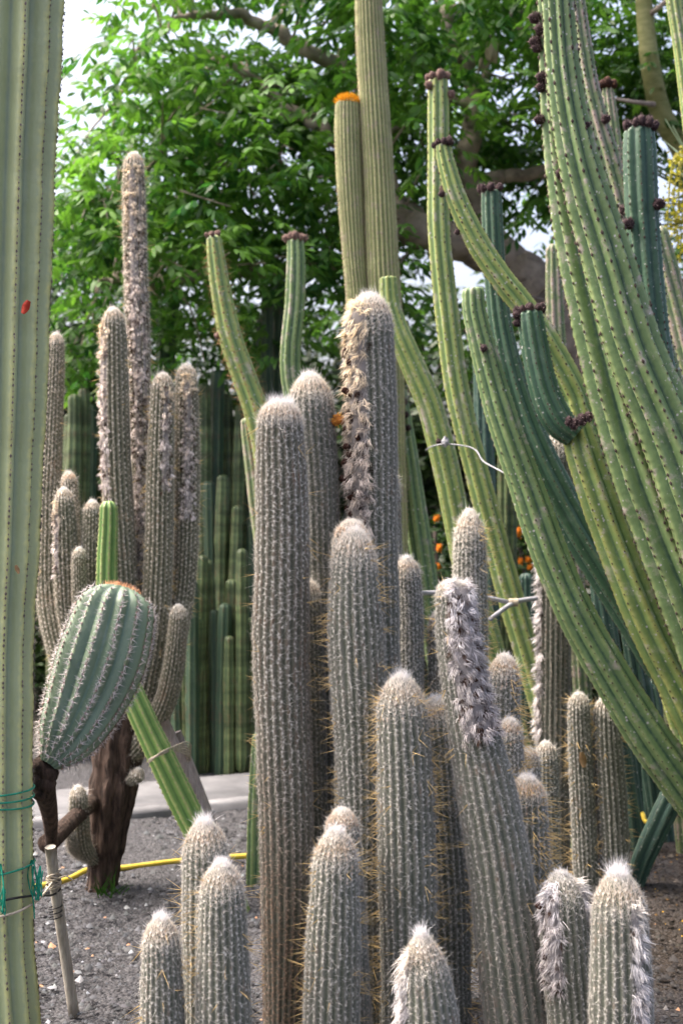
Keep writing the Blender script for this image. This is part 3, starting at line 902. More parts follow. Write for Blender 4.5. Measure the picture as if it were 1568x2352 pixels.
C7 = green('dark blue-green stem topped by a cluster of fuzzy buds behind the slanting one', [(1127, 436, 23), (1129, 500, 25), (1135, 620, 25), (1150, 760, 28), (1186, 910, 34), (1242, 1060, 40), (1320, 1210, 42), (1400, 1340, 42), (1500, 1500, 42), (1620, 1680, 42), (1720, 1900, 42)], 5.6, 'dark',
           ribs=9, depth=0.22, pitch=0.026, seed=7, dots=0.0035, topbuds=8, bud_r=0.018, dome=0.5, power=3)
C6 = green('yellow-green stem with bud-ringed flat tip bending down toward a woody node', [(1016, 330, 18), (1026, 380, 22), (1050, 460, 26), (1098, 560, 29), (1156, 646, 30), (1202, 704, 31), (1262, 800, 34), (1320, 910, 36), (1345, 990, 38)], 5.3, 'yellow',
           ribs=8, depth=0.24, pitch=0.026, seed=8, dots=0.004, topbuds=7, bud_r=0.014, buds=[(1010, 437, 8), (1024, 520, 7)], dome=0.5, power=3, drift=0.35)
# short branching stem with a woody node
t14, b14, st14 = green('yellow-ribbed stem with woody node carrying a short dark arm with budded tip', [(1318, 965, 36), (1336, 1030, 42), (1362, 1110, 44), (1420, 1270, 46), (1494, 1450, 48), (1580, 1620, 50), (1680, 1850, 52), (1720, 2150, 52)], 4.98, 'yellow',
                       ribs=8, depth=0.26, pitch=0.028, seed=9, dots=0.0035, dome=0.4, power=3)
green('', [(1216, 712, 27), (1222, 760, 31), (1238, 850, 33), (1258, 920, 36), (1285, 970, 36), (1318, 1000, 30)], 4.95, 'dark', ribs=9, depth=0.16, pitch=0.018, seed=10, dots=0.003, topbuds=8, bud_r=0.014, ground=False,
      parent=t14, base=b14, partname='arm', dome=0.5, power=3, buds=[(1186, 722, 10), (1188, 738, 9), (1200, 706, 10), (1216, 702, 10), (1232, 706, 9)])
for q, (x, y, r) in enumerate([(1335, 965, 13), (1318, 975, 12), (1350, 958, 11), (1305, 968, 10)]):
    knob('woody_node', BUD, t14, P(x, y, 4.82), b14, r * 4.9 / F, None, q, 1.2)
C5 = green('tall pale green stem with fuzzy buds on its tip beside the yellowish twin columns', [(1005, 180, 24), (1006, 250, 26), (1006, 400, 27), (1008, 540, 28), (1028, 740, 29), (1050, 900, 30), (1088, 1060, 30), (1130, 1220, 31), (1180, 1400, 32), (1240, 1600, 34)], 6.1, 'yellow',
           ribs=8, depth=0.24, pitch=0.034, seed=11, dots=0.004, topbuds=9, bud_r=0.018, bud_me=BUDP, buds=[(1012, 440, 7), (985, 200, 10), (1030, 220, 9)], dome=0.5, power=3)
C9 = green('yellow-green leaning stem with flat cut tip behind the tallest woolly cactus', [(891, 636, 20), (896, 700, 23), (918, 770, 26), (948, 840, 28), (986, 930, 30), (1016, 1040, 31), (1044, 1170, 32), (1076, 1320, 33), (1120, 1480, 34)], 6.4, 'yellow',
           ribs=8, depth=0.22, pitch=0.03, seed=12, dots=0.0035, buds=[(1005, 1015, 7)], dome=0.3, power=4)
C10 = green('mid green stem with rounded tip and few dark buds near the white wire', [(917, 890, 17), (923, 950, 20), (936, 1040, 23), (952, 1160, 26), (972, 1300, 28), (990, 1420, 29)], 6.9, 'mid', ribs=8, depth=0.2, pitch=0.035, seed=13, dots=0.003,
            buds=[(925, 925, 9), (930, 955, 8), (935, 985, 7)])
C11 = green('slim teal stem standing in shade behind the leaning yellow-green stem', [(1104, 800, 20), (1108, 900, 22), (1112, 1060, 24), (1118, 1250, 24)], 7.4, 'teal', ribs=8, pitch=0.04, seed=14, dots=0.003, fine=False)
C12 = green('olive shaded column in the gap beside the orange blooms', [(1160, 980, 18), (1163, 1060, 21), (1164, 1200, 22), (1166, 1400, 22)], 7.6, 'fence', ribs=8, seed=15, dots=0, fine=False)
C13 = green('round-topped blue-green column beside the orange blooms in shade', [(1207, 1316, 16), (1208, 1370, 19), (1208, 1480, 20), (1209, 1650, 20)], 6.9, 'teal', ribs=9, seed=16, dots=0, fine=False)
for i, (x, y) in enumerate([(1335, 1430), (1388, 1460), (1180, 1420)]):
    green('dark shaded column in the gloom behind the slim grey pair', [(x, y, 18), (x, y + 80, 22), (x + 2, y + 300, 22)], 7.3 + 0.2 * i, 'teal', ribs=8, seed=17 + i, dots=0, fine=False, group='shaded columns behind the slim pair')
C18 = green('faded pink-streaked stem behind the budded short arm', [(1270, 560, 18), (1272, 650, 21), (1276, 760, 22), (1286, 900, 22), (1300, 1100, 22)], 6.7, 'scarred', ribs=8, seed=20, pitch=0.03, dots=0.003)
C17 = green('stem with a withered orange bloom tip behind the scarred stem', [(1392, 195, 14), (1400, 260, 17), (1414, 380, 19), (1430, 520, 20), (1460, 800, 22), (1500, 1200, 24)], 6.2, 'scarred', ribs=8, seed=21, dots=0.003, topbuds=6, bud_r=0.018, bud_me=DRY)
C19 = green('grey corky stem slanting beside the bud-crowned dark column', [(1505, 520, 24), (1530, 620, 28), (1566, 760, 30), (1610, 950, 32), (1660, 1300, 34)], 5.9, 'scarred', ribs=8, seed=22, dots=0.003)
C21 = green('tall green stem seen above the hanging yellow blooms', [(1530, -200, 18), (1545, -20, 19), (1566, 120, 20), (1590, 300, 22), (1640, 700, 24)], 5.9, 'yellow', ribs=8, seed=23, dots=0.003)
C22 = green('dark teal stem sagging to the soil beside the slim grey pair', [(1640, 1560, 22), (1600, 1700, 26), (1556, 1800, 28), (1510, 1900, 29), (1476, 1975, 26), (1458, 2030, 22)], 5.65, 'teal', ribs=7, seed=24, dots=0.0025, ground=False)
for i, (x, y, dx) in enumerate([(1372, 1330, 60), (1440, 1420, 70), (1500, 1560, 60), (1405, 1500, 40), (1545, 1640, 50), (1470, 1640, 30)]):
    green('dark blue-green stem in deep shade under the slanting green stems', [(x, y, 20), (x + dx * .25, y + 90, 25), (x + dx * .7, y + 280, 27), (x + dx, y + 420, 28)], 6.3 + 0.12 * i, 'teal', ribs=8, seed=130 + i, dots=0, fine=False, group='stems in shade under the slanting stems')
# stems behind the thick browned one
C1 = green('bristly yellow-green stem curving up with a small brown bud cap', [(490, 540, 17), (496, 590, 21), (506, 660, 24), (528, 770, 27), (562, 870, 29), (596, 970, 31), (616, 1080, 32), (628, 1300, 32)], 6.2, 'yellow',
           ribs=7, depth=0.24, seed=25, dots=0.0035, pitch=0.03, spine=0.035, spine_col=(0.36, 0.22, 0.12), nsp=3, topbuds=5, bud_r=0.014, bud_me=BUDP, dome=0.6, buds=[(490, 765, 8)], sp_w=0.0026)
C2 = green('upright green stem with a cap of pink-brown buds above the dark grey woolly one', [(678, 548, 20), (680, 600, 23), (677, 700, 25), (668, 790, 25), (668, 860, 25), (682, 960, 26), (700, 1200, 28)], 6.4, 'mid',
           ribs=8, depth=0.24, seed=26, dots=0.003, pitch=0.03, topbuds=8, bud_r=0.017, bud_me=BUDP, dome=0.5, power=3)
C2b = green('dry brownish stem beside the bristly curving one', [(563, 960, 11), (568, 1000, 14), (580, 1080, 17), (592, 1180, 18)], 6.6, 'scarred', ribs=7, seed=27, dots=0, fine=False)
G1 = green('smooth green column showing its edge beside the browned woolly one', [(598, 1680, 18), (596, 1750, 22), (592, 1850, 24), (588, 2000, 24)], 5.7, 'mid', ribs=8, depth=0.16, seed=28, dots=0.0025, dot_mat='areole_pale', pitch=0.03)
# yellowish fuzzy twin columns
TW1 = green('towering yellowish fine-ribbed column running out above the tree', [(838, -260, 31), (846, 0, 32), (856, 200, 34), (868, 400, 37), (877, 600, 39), (886, 800, 40), (892, 1100, 41)], 6.8, 'twin',
            ribs=22, depth=0.13, shape='round', seed=29, dots=0.004, dot_mat='areole_pale', pitch=0.02, spine=0.012, spine_col=(0.45, 0.36, 0.19), nsp=3, k=4, bumps=0, group='yellowish twin columns', sp_w=0.0016)
TW2 = green('orange-tipped fine-ribbed column leaning on the towering yellowish one', [(798, 226, 26), (798, 270, 29), (802, 400, 30), (814, 600, 27), (822, 700, 27), (834, 1000, 28)], 6.8, 'twin',
            ribs=20, depth=0.13, shape='round', seed=30, dots=0.004, dot_mat='areole_pale', pitch=0.02, spine=0.012, spine_col=(0.40, 0.33, 0.2), nsp=3, k=4, bumps=0, group='yellowish twin columns', dome=0.7, power=2.6, sp_w=0.0016)
acc = Acc()
rng = np.random.default_rng(5)
p2, n2, T2, _ = TW2[2].pos(TW2[2].L - TW2[2].dl * rng.uniform(0, .7, 700), rng.uniform(0, 6.28, 700))
fibres(acc, p2, n2 + T2 + rng.normal(0, .4, n2.shape), n2, 0.03, 0.003, np.array([0.75, 0.36, 0.03]) * rng.uniform(.6, 1.2, (700, 1)))
part('orange_crown', acc.mesh('orange_crown', TW2[1]), M['spine'], TW2[0], stuff=True)
# bright green stem, bent behind the barrel
G0 = green('bright green smooth-ribbed cactus bending down to its stakes behind the barrel-shaped one', [(250, 1150, 19), (250, 1200, 22), (246, 1320, 24), (252, 1430, 26), (282, 1540, 28), (324, 1640, 30), (370, 1738, 32), (413, 1828, 32), (450, 1902, 32), (496, 1990, 32), (538, 2080, 32)], 5.3, 'bright',
           ribs=8, depth=0.24, seed=31, dots=0.003, dot_mat='areole_pale', pitch=0.022, spine=0.008, nsp=3, spine_col=(0.5, 0.42, 0.25), group=None)

# ------------------------------------------------------------------ rows of far columns
FENCE = [(470, 880, 15), (497, 850, 16), (524, 905, 15), (548, 930, 15), (572, 900, 16), (600, 870, 16), (508, 1090, 14), (485, 1105, 14), (540, 1160, 14), (562, 1200, 13), (442, 1330, 14), (461, 1275, 14), (482, 1285, 15), (511, 1385, 15), (535, 1330, 14), (556, 1260, 14),
         (578, 1180, 14), (430, 1480, 14), (450, 1420, 13), (497, 1400, 14), (527, 1460, 13), (570, 1420, 15), (410, 1560, 13)]
for i, (x, y, r) in enumerate(FENCE):
    r *= 1.12
    d = 8.1 + (0.75 if y < 1000 else (0.4 if y < 1250 else 0)) + 0.16 * ((i * 7) % 5) / 4
    lean = [0, 4, -5, 6, -3][i % 5]
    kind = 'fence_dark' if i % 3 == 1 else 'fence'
    green('slender green column in the dense row behind the pale concrete path', [(x + lean, y, r * .85), (x + lean * .6, y + 80, r), (x, y + 260, r), (x - lean * .3, y + 500, r * 1.02)], d, kind, ribs=7, depth=0.22, seed=40 + i, dots=0, fine=False,
          group='columns in the dense row behind the path', k=5, wob=0.05, name='organ_pipe_cactus')
for i, (x, y, r) in enumerate([(172, 905, 18), (194, 890, 16), (160, 950, 15), (212, 930, 13), (128, 960, 16)]):
    green('yellow-green slender column behind the branching woolly cactus', [(x, y, r * .85), (x, y + 90, r), (x - 3, y + 300, r), (x - 5, y + 600, r)], 8.6 + 0.1 * i, 'fence' if i != 3 else 'fence_dark', ribs=7, depth=0.22, seed=80 + i, dots=0, fine=False,
          group='columns behind the branching cactus', k=5, wob=0.05, name='organ_pipe_cactus')
for i, (x, y, r) in enumerate([(613, 655, 15), (640, 640, 16), (628, 700, 14), (372, 700, 14), (392, 690, 13), (655, 720, 13), (600, 730, 13)]):
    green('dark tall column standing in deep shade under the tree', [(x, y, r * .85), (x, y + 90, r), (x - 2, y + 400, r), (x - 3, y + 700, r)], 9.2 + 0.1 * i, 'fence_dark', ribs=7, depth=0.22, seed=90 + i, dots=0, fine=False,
          group='dark columns under the tree', k=5, wob=0.05, name='organ_pipe_cactus')

# ------------------------------------------------------------------ branching woolly cactus on a brown trunk
tb = G(232, 2034)
TREE_D = float(tb[1])
tw = thing('branching_cactus', 'tree-like woolly cactus with a dark brown trunk and many upright hairy stems', 'cactus', tb)
acc = Acc()
trunk = Stem(*[x for x in to_ground(*px_path([(290, 1560, 40), (278, 1660, 52), (268, 1760, 56), (256, 1850, 50), (246, 1940, 44), (236, 2036, 42)], TREE_D))], 9, 0.12, 'round', 1.0, 2, 0.02, 6, 0.006, 0.09, 0.3, 0.07, 0, 77)
part('trunk', trunk.body('trunk', tb), M['wood_brown'], tw)
acc = Acc()
tube_acc(acc, [P(225, 1830, TREE_D), P(170, 1880, TREE_D - .25), P(138, 1912, TREE_D - .4), P(108, 1940, TREE_D - .5)], [0.035, 0.032, 0.034, 0.038], 10, 16)
part('cut_branch', acc.mesh('cut_branch', tb, True, colour=False), M['wood_brown'], tw)
PK = dict(cols=PINKW, dark=0.34, dens=5000, hair=0.013, wd=0.0026, h=0.010)
STEMS = [
 ([(308, 352, 21), (308, 420, 26), (312, 600, 27), (318, 800, 28), (324, 1000, 26), (332, 1250, 28), (322, 1480, 32), (292, 1640, 34)], 5.8, dict(ceph=dict(y0=385, y1=1330, th=0.05, half=1.05, **PK), orange=0.5)),
 ([(261, 708, 24), (262, 790, 31), (264, 950, 34), (270, 1120, 34), (285, 1350, 34), (290, 1540, 34), (280, 1660, 34)], 5.62, dict(ceph=dict(y0=735, y1=1145, th=-0.85, half=0.55, **PK), orange=0.4)),
 ([(375, 858, 22), (372, 940, 28), (368, 1090, 32), (364, 1290, 33), (350, 1480, 33), (315, 1640, 34), (280, 1720, 34)], 5.6, dict(ceph=dict(y0=885, y1=1135, th=0.6, half=0.5, **PK), orange=0.4)),
 ([(428, 838, 22), (429, 910, 27), (430, 1100, 29), (426, 1300, 27), (405, 1460, 27), (360, 1620, 30), (300, 1720, 32)], 5.75, dict(ceph=dict(y0=860, y1=1205, th=0.15, half=0.65, **PK), orange=0.4)),
 ([(130, 766, 16), (128, 840, 21), (120, 1000, 24), (112, 1200, 26), (116, 1400, 28), (160, 1560, 30), (230, 1690, 32)], 5.9, dict(orange=0.2, tone=0.85)),
 ([(147, 1122, 19), (150, 1190, 26), (154, 1300, 29), (162, 1420, 28), (195, 1560, 28), (240, 1680, 30)], 5.5, dict(ceph=dict(y0=1150, y1=1320, th=-0.8, half=0.4, **PK), orange=0.3, tone=0.9)),
 ([(157, 1084, 15), (162, 1130, 18), (172, 1300, 19), (200, 1500, 20), (246, 1680, 22)], 5.7, dict(orange=0.8, tone=0.95)),
 ([(213, 1150, 18), (212, 1210, 22), (212, 1330, 24), (228, 1500, 24), (256, 1680, 26)], 5.5, dict(orange=0.3, tone=0.9)),
 ([(183, 1258, 13), (182, 1320, 16), (190, 1430, 18), (220, 1560, 20), (254, 1700, 22)], 5.42, dict(orange=0.1, tone=0.9)),
 ([(410, 1390, 18), (408, 1450, 22), (398, 1540, 25), (376, 1620, 26), (330, 1700, 26), (284, 1745, 26)], 5.5, dict(orange=0.1, tone=0.75)),
 ([(180, 1806, 18), (181, 1850, 22), (184, 1910, 24), (196, 1955, 20), (232, 1985, 14)], 5.45, dict(orange=0.0, tone=0.7)),
 ([(162, 1905, 10), (163, 1925, 12), (170, 1950, 12), (190, 1965, 10)], 5.40, dict(orange=0.0, tone=0.7)),
 ([(318, 1765, 14), (316, 1782, 17), (300, 1790, 15), (275, 1792, 12)], 5.55, dict(orange=0.0, tone=0.5)),
]
for i, (path, d, o) in enumerate(STEMS):
    path = [(*q[:3], d + (TREE_D - d) * (k / (len(path) - 1)) ** 2) for k, q in enumerate(path)]
    o = dict(o)
    woolly(tw, tb, path, d, ribs=18, far=True, tuft=0.25, ground=False, seed=300 + i, name='stem', spines=60 if i < 5 else 0, spine_len=0.03, **o)

# ------------------------------------------------------------------ barrel-like cactus
bp = [P(284, 1348, 4.22), P(268, 1400, 4.2), P(236, 1510, 4.16), P(196, 1610, 4.12), P(150, 1700, 4.06), P(110, 1758, 4.02)]
br = [x * 4.1 / F for x in (70, 92, 103, 92, 66, 22)]
wp = [P(110, 1758, 4.02), P(92, 1772, 4.04), P(102, 1812, 4.16), P(116, 1880, 4.32), P(122, 1985, 4.45), P(150, 2215, 4.62)]
bb = np.array([wp[-1][0], wp[-1][1], 0])
tbz = thing('barrel_cactus', 'fat tilted blue-green barrel-shaped cactus with rows of pale spines beside the huge pale column', 'cactus', bb)
stb = Stem(bp[::-1], br[::-1], 15, 0.15, 'blunt', 0.62, 2.3, 0.01, 8, 0.0025, 0.017, 0.25, 0.0, 0.2, 5)
part('body', stb.body('body', bb), M['barrel'], tbz)
rng = np.random.default_rng(55)
areole_dots(stb, tbz, bb, rng, 0.0042, M['bud_pale'], 0.021, (0.66, 0.60, 0.60), 1.0, 11, 0.0019)
acc = Acc()
tube_acc(acc, wp, [0.026, 0.034, 0.034, 0.024, 0.015, 0.015], 10, 30)
for q, (x, y, r) in enumerate([(92, 1762, 24), (84, 1790, 22), (104, 1800, 24), (92, 1822, 18), (112, 1776, 22)]):
    kv = np.array([v.co[:] for v in DRY_CORE.vertices])
    acc.add(P(x, y, 4.02) + kv * r * 4.0 / F, tris=np.array([f.vertices[:] for f in DRY_CORE.polygons]))
part('woody_stem', acc.mesh('woody_stem', bb, True, colour=False), M['wood_brown'], tbz)
acc = Acc()
p2, n2, T2, _ = stb.pos(stb.L - stb.dl * rng.uniform(0, .16, 420), rng.uniform(0, 6.28, 420))
fibres(acc, p2, n2 * .5 + T2 * .7 + rng.normal(0, .5, n2.shape), n2, 0.016, 0.0016, np.array([0.66, 0.36, 0.22]) * rng.uniform(.6, 1.3, (420, 1)))
part('crown_bristle', acc.mesh('crown_bristle', bb), M['spine'], tbz, stuff=True)

# ------------------------------------------------------------------ stakes, twine, hose, wires
def rod(name, pts, r, mat, label, cat, sides=10, n=None, group=None, smooth=True):
    base = np.asarray(pts[-1], float)
    acc = Acc()
    tube_acc(acc, pts, r, sides, n)
    return solo(name, acc.mesh(name, base, smooth, colour=False), M[mat], label, cat, base, group), base

stk, sb = rod('wooden_stake', [P(116, 1945, 4.12), P(128, 2040, 4.15), P(150, 2190, 4.19), P(171, 2334, 4.21)], [0.0165, 0.017, 0.0165, 0.0165], 'stake', 'pale wooden stake in the gravel beside the huge pale column', 'stake', 10, 13)
acc = Acc()
rng = np.random.default_rng(8)
kc = P(124, 2022, 4.14)
for q in range(9):
    th = np.linspace(0, 2 * np.pi, 13)
    tl = rng.uniform(-.35, .35)
    ring = np.stack([kc[0] + np.cos(th) * 0.021, kc[1] + np.sin(th) * 0.021, kc[2] + rng.uniform(-.02, .02) + np.cos(th + q) * 0.012 + 0 * th], 1)
    tube_acc(acc, ring, 0.0022, 5, 25)
tube_acc(acc, [kc, P(150, 2012, 4.1), P(172, 2024, 4.1)], 0.002, 5)
tube_acc(acc, [kc, P(92, 2064, 3.96), P(64, 2083, 3.83), P(40, 2095, 3.79), P(8, 2104, 3.772), P(-40, 2113, 3.78), P(-98, 2120, 3.85)], 0.0035, 6, 30)
solo('twine_tie', acc.mesh('twine_tie', kc, True, colour=False), M['twine'], 'beige twine knotted round the pale stake and stretched to the huge column', 'twine', kc)
acc = Acc()
kc2 = P(124, 2048, 4.14)
tube_acc(acc, [kc2 + np.array([0.02, 0.004, .008]), kc2 + np.array([0.0, -0.022, -.004]), P(86, 2056, 3.95), P(64, 2059, 3.83), P(40, 2062, 3.79), P(0, 2070, 3.772), P(-50, 2082, 3.785), P(-98, 2090, 3.85)], 0.0035, 6, 30)
for dz in (-0.045, -0.06, -0.075):
    th = np.linspace(0, 2 * np.pi, 13)
    tube_acc(acc, np.stack([kc2[0] + 0.005 + np.cos(th) * 0.0195, kc2[1] + np.sin(th) * 0.0195, kc2[2] + dz + 0.004 * np.cos(th)], 1), 0.002, 5, 25)
solo('black_cable', acc.mesh('black_cable', kc2, True, colour=False), M['cable_black'], 'thin black cable looped from the pale stake to the huge column', 'cable', kc2)

def loop_on(st, acc, s, tilt, r, lift=0.002):
    th = np.linspace(0, 2 * np.pi, 60)
    R = np.interp(s, st.s, st.r) + lift
    sv_ = s + tilt * np.sin(th)
    C = np.stack([np.interp(sv_, st.s, st.c[:, i]) for i in range(3)], 1)
    ring = C + R * (np.cos(th)[:, None] * np.array([0, -1, 0]) + np.sin(th)[:, None] * np.array([1, 0, 0]))
    tube_acc(acc, ring, r, 6, 80)

stL = L1[2]
acc = Acc()
for y, tl in ((1812, 0.003), (1826, -0.004), (1838, -0.012)):
    loop_on(stL, acc, stL.s_at_py(y), tl, 0.0028)
bz = P(-15, 1826, 3.9)
solo('green_twine', acc.mesh('green_twine', bz, True, colour=False), M['twine_green'], 'three turns of green twine round the huge pale column', 'twine', bz)
acc = Acc()
loop_on(stL, acc, stL.s_at_py(1992), 0.014, 0.003)
def hang(x0, y0, x1, y1, drop, n, d):
    for q in range(n):
        a = P(x0 + rng.uniform(-3, 3), y0, d)
        b = P(x1 + rng.uniform(-6, 6), y1 + rng.uniform(-6, 10), d - 0.01)
        m = P((x0 + x1) / 2 + rng.uniform(-14, 14), drop + rng.uniform(-16, 10), d - 0.02)
        tube_acc(acc, [a, (a + m) / 2 + rng.normal(0, .008, 3), m, b], 0.0019, 5, 16)
hang(0, 1984, 12, 2040, 2095, 6, 3.775)
hang(75, 1975, 96, 1990, 2060, 5, 3.88)
tube_acc(acc, [P(78, 1990, 3.86), P(74, 2040, 3.86), P(78, 2080, 3.86), P(80, 2110, 3.86)], 0.002, 5)
bz = P(-15, 1992, 3.9)
solo('green_twine', acc.mesh('green_twine', bz, True, colour=False), M['twine_green'], 'loose green twine with hanging loops low on the huge pale column', 'twine', bz)

hose = [G(-60, 2050, .012), G(60, 2040, .012), G(150, 2022, .012), G(200, 2008, .012), G(280, 1994, .012), G(420, 1977, .012), G(570, 1966, .012), G(700, 1960, .012)]
hose[3] = hose[3] + np.array([0, .08, 0])
rod('garden_hose', hose, 0.012, 'hose', 'yellow garden hose lying on the gravel behind the brown trunk', 'hose', 8, 60)
rod('wooden_stake', [P(376, 1655, 5.55), P(470, 1870, 5.6), np.append(P(548, 2047, 5.62)[:2], -0.02)], 0.0225, 'stake_grey', 'longer grey stake bound to the bright green bending cactus', 'stake', 10, 9)
rod('wooden_stake', [P(405, 1682, 5.68), P(470, 1850, 5.7), np.append(P(540, 2030, 5.72)[:2], -0.02)], 0.022, 'stake_grey', 'shorter grey stake behind the longer bound stake', 'stake', 10, 9)
acc = Acc()
for q in range(6):
    y = 1708 + q * 6
    tube_acc(acc, [P(342, 1748 + rng.uniform(-4, 4), 5.22), P(370, 1728 + q, 5.2), P(400, 1714 + q * 2, 5.35), P(430, y - 4, 5.52), P(438, y + 6, 5.6), P(425, y + 12, 5.66), P(395, y + 6, 5.62), P(380, 1735, 5.42)], 0.003, 5, 24)
bz = P(410, 1720, 5.5)
solo('twine_tie', acc.mesh('twine_tie', bz, True, colour=False), M['twine'], 'beige twine binding the bright green cactus to two grey stakes', 'twine', bz)
rod('white_pole', [P(968, 1362, 5.3), P(1060, 1362, 5.35), P(1175, 1385, 5.4)], 0.009, 'pole_white', 'pale horizontal pole tied between the cacti behind the leaning one', 'pole', 8, 9)
rod('white_pole', [P(1232, 1374, 5.45), P(1180, 1384, 5.4), P(1125, 1422, 5.3)], 0.009, 'pole_white', 'pale slanting pole meeting the horizontal one at the twine joint', 'pole', 8, 9)
acc = Acc()
jc = P(1178, 1384, 5.4)
for q in range(6):
    th = np.linspace(0, 2 * np.pi, 11)
    tube_acc(acc, np.stack([jc[0] + q * .006 - .015 + 0 * th, jc[1] + np.sin(th) * 0.014, jc[2] + np.cos(th) * .014], 1), 0.003, 5, 20)
solo('twine_tie', acc.mesh('twine_tie', jc, True, colour=False), M['twine'], 'small twine joint binding two pale poles', 'twine', jc)
wire = [P(978, 1034, 6.1), P(990, 1026, 6.05), P(1022, 1020, 6.0), P(1070, 1025, 5.95), P(1094, 1036, 5.9), P(1110, 1060, 5.8), P(1155, 1085, 5.5), P(1195, 1112, 5.1)]
acc = Acc()
tube_acc(acc, wire, 0.003, 6, 40)
bz = wire[2]
tw_ = thing('white_wire', 'thin pale wire with a white knot strung across the leaning green stems', 'wire', bz)
part('strand', acc.mesh('strand', bz, True, colour=False), M['pole_white'], tw_)
kn = knob_mesh('knot', 9, 0.35)
kn.materials.append(M['pole_white'])
knob('knot', kn, tw_, wire[2] + np.array([0, -.01, .012]), bz, 0.016, None, 1, 1.3)

def scrap(name, px, py, d, w_, h_, mat, label, ang=0.4):
    c = P(px, py, d)
    acc = Acc()
    g = np.linspace(-1, 1, 5)
    A, B = np.meshgrid(g, g, indexing='ij')
    wv = w_ * (1 - 0.55 * np.abs(B) ** 1.5)
    x, z = A * wv, B * h_
    y = 0.35 * w_ * A ** 2 - 0.2 * h_ * np.sin(B * 2) + 0.002 * A * B
    X = x * math.cos(ang) - z * math.sin(ang)
    Z = x * math.sin(ang) + z * math.cos(ang)
    i, j = np.meshgrid(np.arange(4), np.arange(4), indexing='ij')
    a = i * 5 + j
    top = np.stack([X, y, Z], -1).reshape(-1, 3) + c
    q = np.stack([a, a + 5, a + 6, a + 1], -1).reshape(-1, 4)
    acc.add(top, quads=q)
    acc.add(top + np.array([0, 0.0012, 0]), quads=q[:, ::-1])
    solo(name, acc.mesh(name, c, True, colour=False), M[mat], label, 'leaf', c)
scrap('fallen_leaf', 59, 705, 3.765, 0.011, 0.019, 'red_leaf', 'red dry leaf stuck on a rib of the huge pale column', -0.5)
scrap('fallen_leaf', 40, 1308, 3.765, 0.006, 0.012, 'dry_leaf', 'small brown leaf caught low on the huge pale column', 0.3)
scrap('fallen_leaf', 1338, 1745, 5.53, 0.015, 0.032, 'dry_leaf', 'curled dead leaf hanging on a slim grey cactus', 0.2)

# ------------------------------------------------------------------ ground, path
acc = Acc()
n_ = 120
gx = np.concatenate([[-400, -60, -14], np.linspace(-4, 4, n_), [14, 60, 400]])
gy = np.concatenate([[-200, -30, 0], np.linspace(2.5, 14, n_), [40, 120, 900]])
X, Y = np.meshgrid(gx, gy, indexing='ij')
hh = 0.012 * np.sin(X * 2.3 + 1) * np.sin(Y * 1.7) + 0.006 * np.sin(X * 7.1 + Y * 3.3) + 0.004 * RNG.normal(size=X.shape)
hh = np.where((np.abs(X) < 4) & (Y > 2.5) & (Y < 14), hh, 0) - 0.01
i, j = np.meshgrid(np.arange(len(gx) - 1), np.arange(len(gy) - 1), indexing='ij')
a = i * len(gy) + j
acc.add(np.stack([X, Y, hh], -1).reshape(-1, 3), quads=np.stack([a, a + len(gy), a + len(gy) + 1, a + 1], -1).reshape(-1, 4))
m, t, out = new_mat('gravel_soil')
n1 = noise(t, 1.1, 5)
n2 = noise(t, 90, 3, 0.7)
vo = t.nodes.new('ShaderNodeTexVoronoi')
vo.inputs['Scale'].default_value = 75
tc = t.nodes.new('ShaderNodeTexCoord')
t.links.new(tc.outputs['Object'], vo.inputs['Vector'])
c = mixc(t, mapr(t, vo.outputs['Color'], 0.1, 0.9), (0.023, 0.023, 0.026), (0.085, 0.085, 0.09))
sep = t.nodes.new('ShaderNodeSeparateXYZ')
t.links.new(tc.outputs['Object'], sep.inputs[0])
soil = math_(t, 'MULTIPLY', mapr(t, sep.outputs['X'], 0.6, 1.0), mapr(t, n1, 0.25, 0.5))
c = mixc(t, soil, c, (0.035, 0.026, 0.019))  # brown soil on the right, its colour deepened for the shade there
far = mapr(t, sep.outputs['Y'], 8.2, 10.0)
c = mixc(t, far, c, (0.05, 0.045, 0.03))
c = mixc(t, mapr(t, n2, 0.4, 0.7, 0, 0.6), c, (0.09, 0.085, 0.085))
hsum = math_(t, 'ADD', mapr(t, vo.outputs['Distance'], 0, 0.6, 1, 0), n2)
principled(t, out, c, 0.9, bump(t, hsum, 0.8, 0.01), 0.15)
structure('ground', acc.mesh('ground', None, True, colour=False), m)

# loose volcanic pebbles
acc = Acc()
rng = np.random.default_rng(21)
nst = 27000
yy = 3.3 + 4.0 * rng.random(nst) ** 1.25
xx = (rng.random(nst) - 0.5) * 2 * (0.30 * yy + 0.25)
sz = rng.gamma(2.6, 0.0021, nst) + 0.0022
oct_ = np.array([[1, 0, 0], [0, 1, 0], [-1, 0, 0], [0, -1, 0], [0, 0, .8], [0, 0, -.6]])
v = oct_[None] * sz[:, None, None] * rng.uniform(0.55, 1.35, (nst, 6, 3))
an = rng.uniform(0, 6.28, nst)
ca, sa = np.cos(an)[:, None], np.sin(an)[:, None]
vx, vy = v[..., 0] * ca - v[..., 1] * sa, v[..., 0] * sa + v[..., 1] * ca
v = np.stack([vx + xx[:, None], vy + yy[:, None], v[..., 2] + (sz * 0.3)[:, None] - 0.004], -1)
tr = np.array([[0, 1, 4], [1, 2, 4], [2, 3, 4], [3, 0, 4]])
g = rng.uniform(0.02, 0.105, nst)
g[rng.random(nst) < 0.03] = 0.24
cc = g[:, None] * np.stack([rng.uniform(0.93, 1.03, nst), np.ones(nst), rng.uniform(1.0, 1.12, nst)], 1)
dk = np.clip((xx - 0.7) / 0.5, 0, 1)[:, None]
